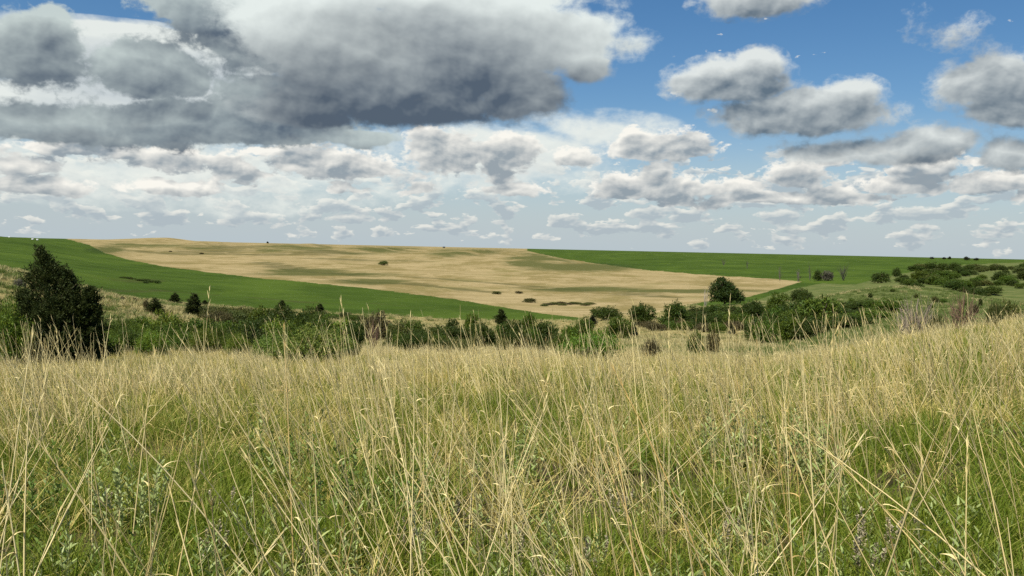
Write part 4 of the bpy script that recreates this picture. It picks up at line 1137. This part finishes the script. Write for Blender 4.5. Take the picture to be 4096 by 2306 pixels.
# long stalks that stand out: (tip x, tip y, foot x, foot y, distance, label)
def long_stalk(tx, ty, fx, fy, d, label, rad=0.0036, material=None):
    P1 = CAM+pix_dir(tx, ty)/np.hypot(*pix_dir(tx, ty)[:2])*d
    P0 = CAM+pix_dir(fx, fy)/np.hypot(*pix_dir(fx, fy)[:2])*d*0.98
    zg = gz(P0[0], P0[1]); v = P0-P1
    f = (zg-P1[2])/min(v[2], -0.05); f = min(max(f, 1.0), 1.8)
    P0 = P1+v*f; P0[2] = min(P0[2], gz(P0[0], P0[1])); P0[2] = gz(P0[0], P0[1])-0.01
    t = np.linspace(0, 1, 8)[:, None]
    sag = np.sin(t*math.pi)*np.array([0, 0, 0.05])*np.linalg.norm(P1-P0)
    P = (P1-P0)*t+sag
    root = thing('grass_stalk', P0, label, 'grass stalk', 'long straw stalks standing out of the foreground grass')
    m = material or stalk_grass
    r = rad*np.array([1.1, 1.05, 1, .95, .85, .75, .6, .3])
    me = tube_mesh('stalk_stem', [(P, r)], m, 4); set_leaf_attr(me, np.stack([np.full(32, gF.random()), np.repeat(t[:, 0], 4)], 1)); link('stem', me, root)
    for q_ in range(int(gF.integers(2, 4))):
        i = int(gF.integers(2, 6)); aa = gF.random()*6.283
        dirn = unit(np.array([[math.cos(aa)*0.7, math.sin(aa)*0.7, 0.7]]))
        V = blades(P[i][None], dirn, np.array([0.045+0.05*gF.random()]), np.array([0.006]), np.array([1.2]), gF, 4)
        link('leaf', proto('stalk_leaf', V, m), root)
    u_ = 0.8+0.2*gF.random(10); i_ = np.minimum((u_*7).astype(int), 6); q = P[i_]+(P[i_+1]-P[i_])*(u_*7-i_)[:, None]
    T = unit(P1-P0); V = blades(q, unit(T+gF.normal(0, .1, (10, 3))), 0.03+0.04*gF.random(10), np.full(10, 0.004), 0.1*gF.random(10), gF, 3)
    link('seed_head', proto('stalk_seed_head', V, m), root)
for a in [(111, 1709, 555, 2303, 3.3, 'long stalk leaning left from the lower left, tip near the left edge'), (800, 1855, 680, 2300, 3.2, 'short stalk leaning right at the lower left'),
          (230, 1466, 805, 2112, 4.2, 'very long stalk leaning far left across the left foreground'), (1034, 1744, 1353, 2236, 3.5, 'stalk leaning left below the left centre'),
          (7, 1848, 118, 2303, 3.0, 'pale stalk at the very left bottom edge'), (1614, 1709, 1850, 2303, 3.2, 'thick pale stalk leaning left below the centre'),
          (1420, 1630, 1884, 2303, 3.3, 'long curved stalk leaning left beside the thick pale one'), (2183, 1626, 2009, 2020, 4.2, 'straight stalk leaning right at the centre'),
          (2044, 1960, 2065, 2303, 3.1, 'upright stalk at the bottom centre'), (2320, 1626, 2590, 2303, 3.3, 'golden stalk leaning left right of the bottom centre'),
          (2460, 1740, 2550, 2303, 3.2, 'golden stalk beside the leaning golden one, more upright'), (2440, 1450, 2700, 2050, 4.4, 'long golden stalk leaning left farther back right of centre'),
          (3150, 1700, 3960, 2303, 3.5, 'very long stalk leaning far left in the lower right corner'), (3280, 1772, 3770, 2285, 3.6, 'second long leaning stalk in the lower right corner'),
          (3126, 1709, 3376, 2303, 3.2, 'stalk leaning left at the lower right'), (3210, 1440, 3265, 2303, 3.2, 'tall upright stalk at the lower right'),
          (3868, 1786, 3868, 2140, 3.8, 'whitish upright stalk near the right edge'), (620, 1400, 560, 1780, 5.0, 'upright stalk leaning right at the left, tip above the brow'),
          (700, 1330, 1010, 1800, 5.2, 'stalk leaning left with its tip above the brow at left'), (1135, 1300, 1160, 1800, 4.6, 'golden upright stalk with its tip among the valley brush left of centre'),
          (3330, 1340, 3310, 1750, 5.5, 'upright pale stalk rising to the brow at right'), (130, 1340, 40, 1700, 4.6, 'bent stalk leaning right at the left edge'),
          (840, 1145, 800, 1500, 6.0, 'single thin stalk rising above the brush right of the large juniper', .002), (1360, 1190, 1440, 1500, 6.0, 'single thin stalk rising above the brush left of centre', .002),
          (2675, 1255, 2680, 1600, 5.5, 'single pale stalk rising in front of the straw patch', .0026), (2920, 1205, 2910, 1520, 6.0, 'single thin stalk rising in front of the dense tree', .002)]:
    long_stalk(*a, material=rust_grass if 'golden' in a[5] else None)

# tiny white and dark sheds on the skyline
def shed(xpix, d, wpix, hpix, colour, label):
    p = spot(xpix, d); w = wpix*d/FPX; h = hpix*d/FPX; q = w*0.6
    root = thing('farm_shed', p, label, 'shed', 'sheds on the skyline')
    V = [(-w/2, -q/2, -1), (w/2, -q/2, -1), (w/2, q/2, -1), (-w/2, q/2, -1), (-w/2, -q/2, h*.7), (w/2, -q/2, h*.7), (w/2, q/2, h*.7), (-w/2, q/2, h*.7)]
    F = [(0, 1, 5, 4), (1, 2, 6, 5), (2, 3, 7, 6), (3, 0, 4, 7)]
    link('wall', mesh_from('shed_wall', V, F, [plain('shed_'+str(colour[0]), colour)]), root)
    V = [(-w*.55, -q*.56, h*.68), (w*.55, -q*.56, h*.68), (w*.55, 0, h), (-w*.55, 0, h), (w*.55, q*.56, h*.68), (-w*.55, q*.56, h*.68)]
    link('roof', mesh_from('shed_roof', V, [(0, 1, 2, 3), (3, 2, 4, 5)], [plain('shed_roof_'+str(colour[0]), tuple(c_*.9 for c_ in colour))]), root)
shed(38, 800, 7, 4, (0.8, 0.8, 0.78), 'leftmost tiny white shed on the left skyline')
shed(131, 850, 7, 4, (0.8, 0.8, 0.78), 'middle tiny white shed on the left skyline')
shed(150, 850, 6, 4, (0.8, 0.8, 0.78), 'rightmost tiny white shed on the left skyline')
shed(1775, 1500, 9, 6, (0.06, 0.06, 0.06), 'tiny dark shed on the skyline above the tan hillside')
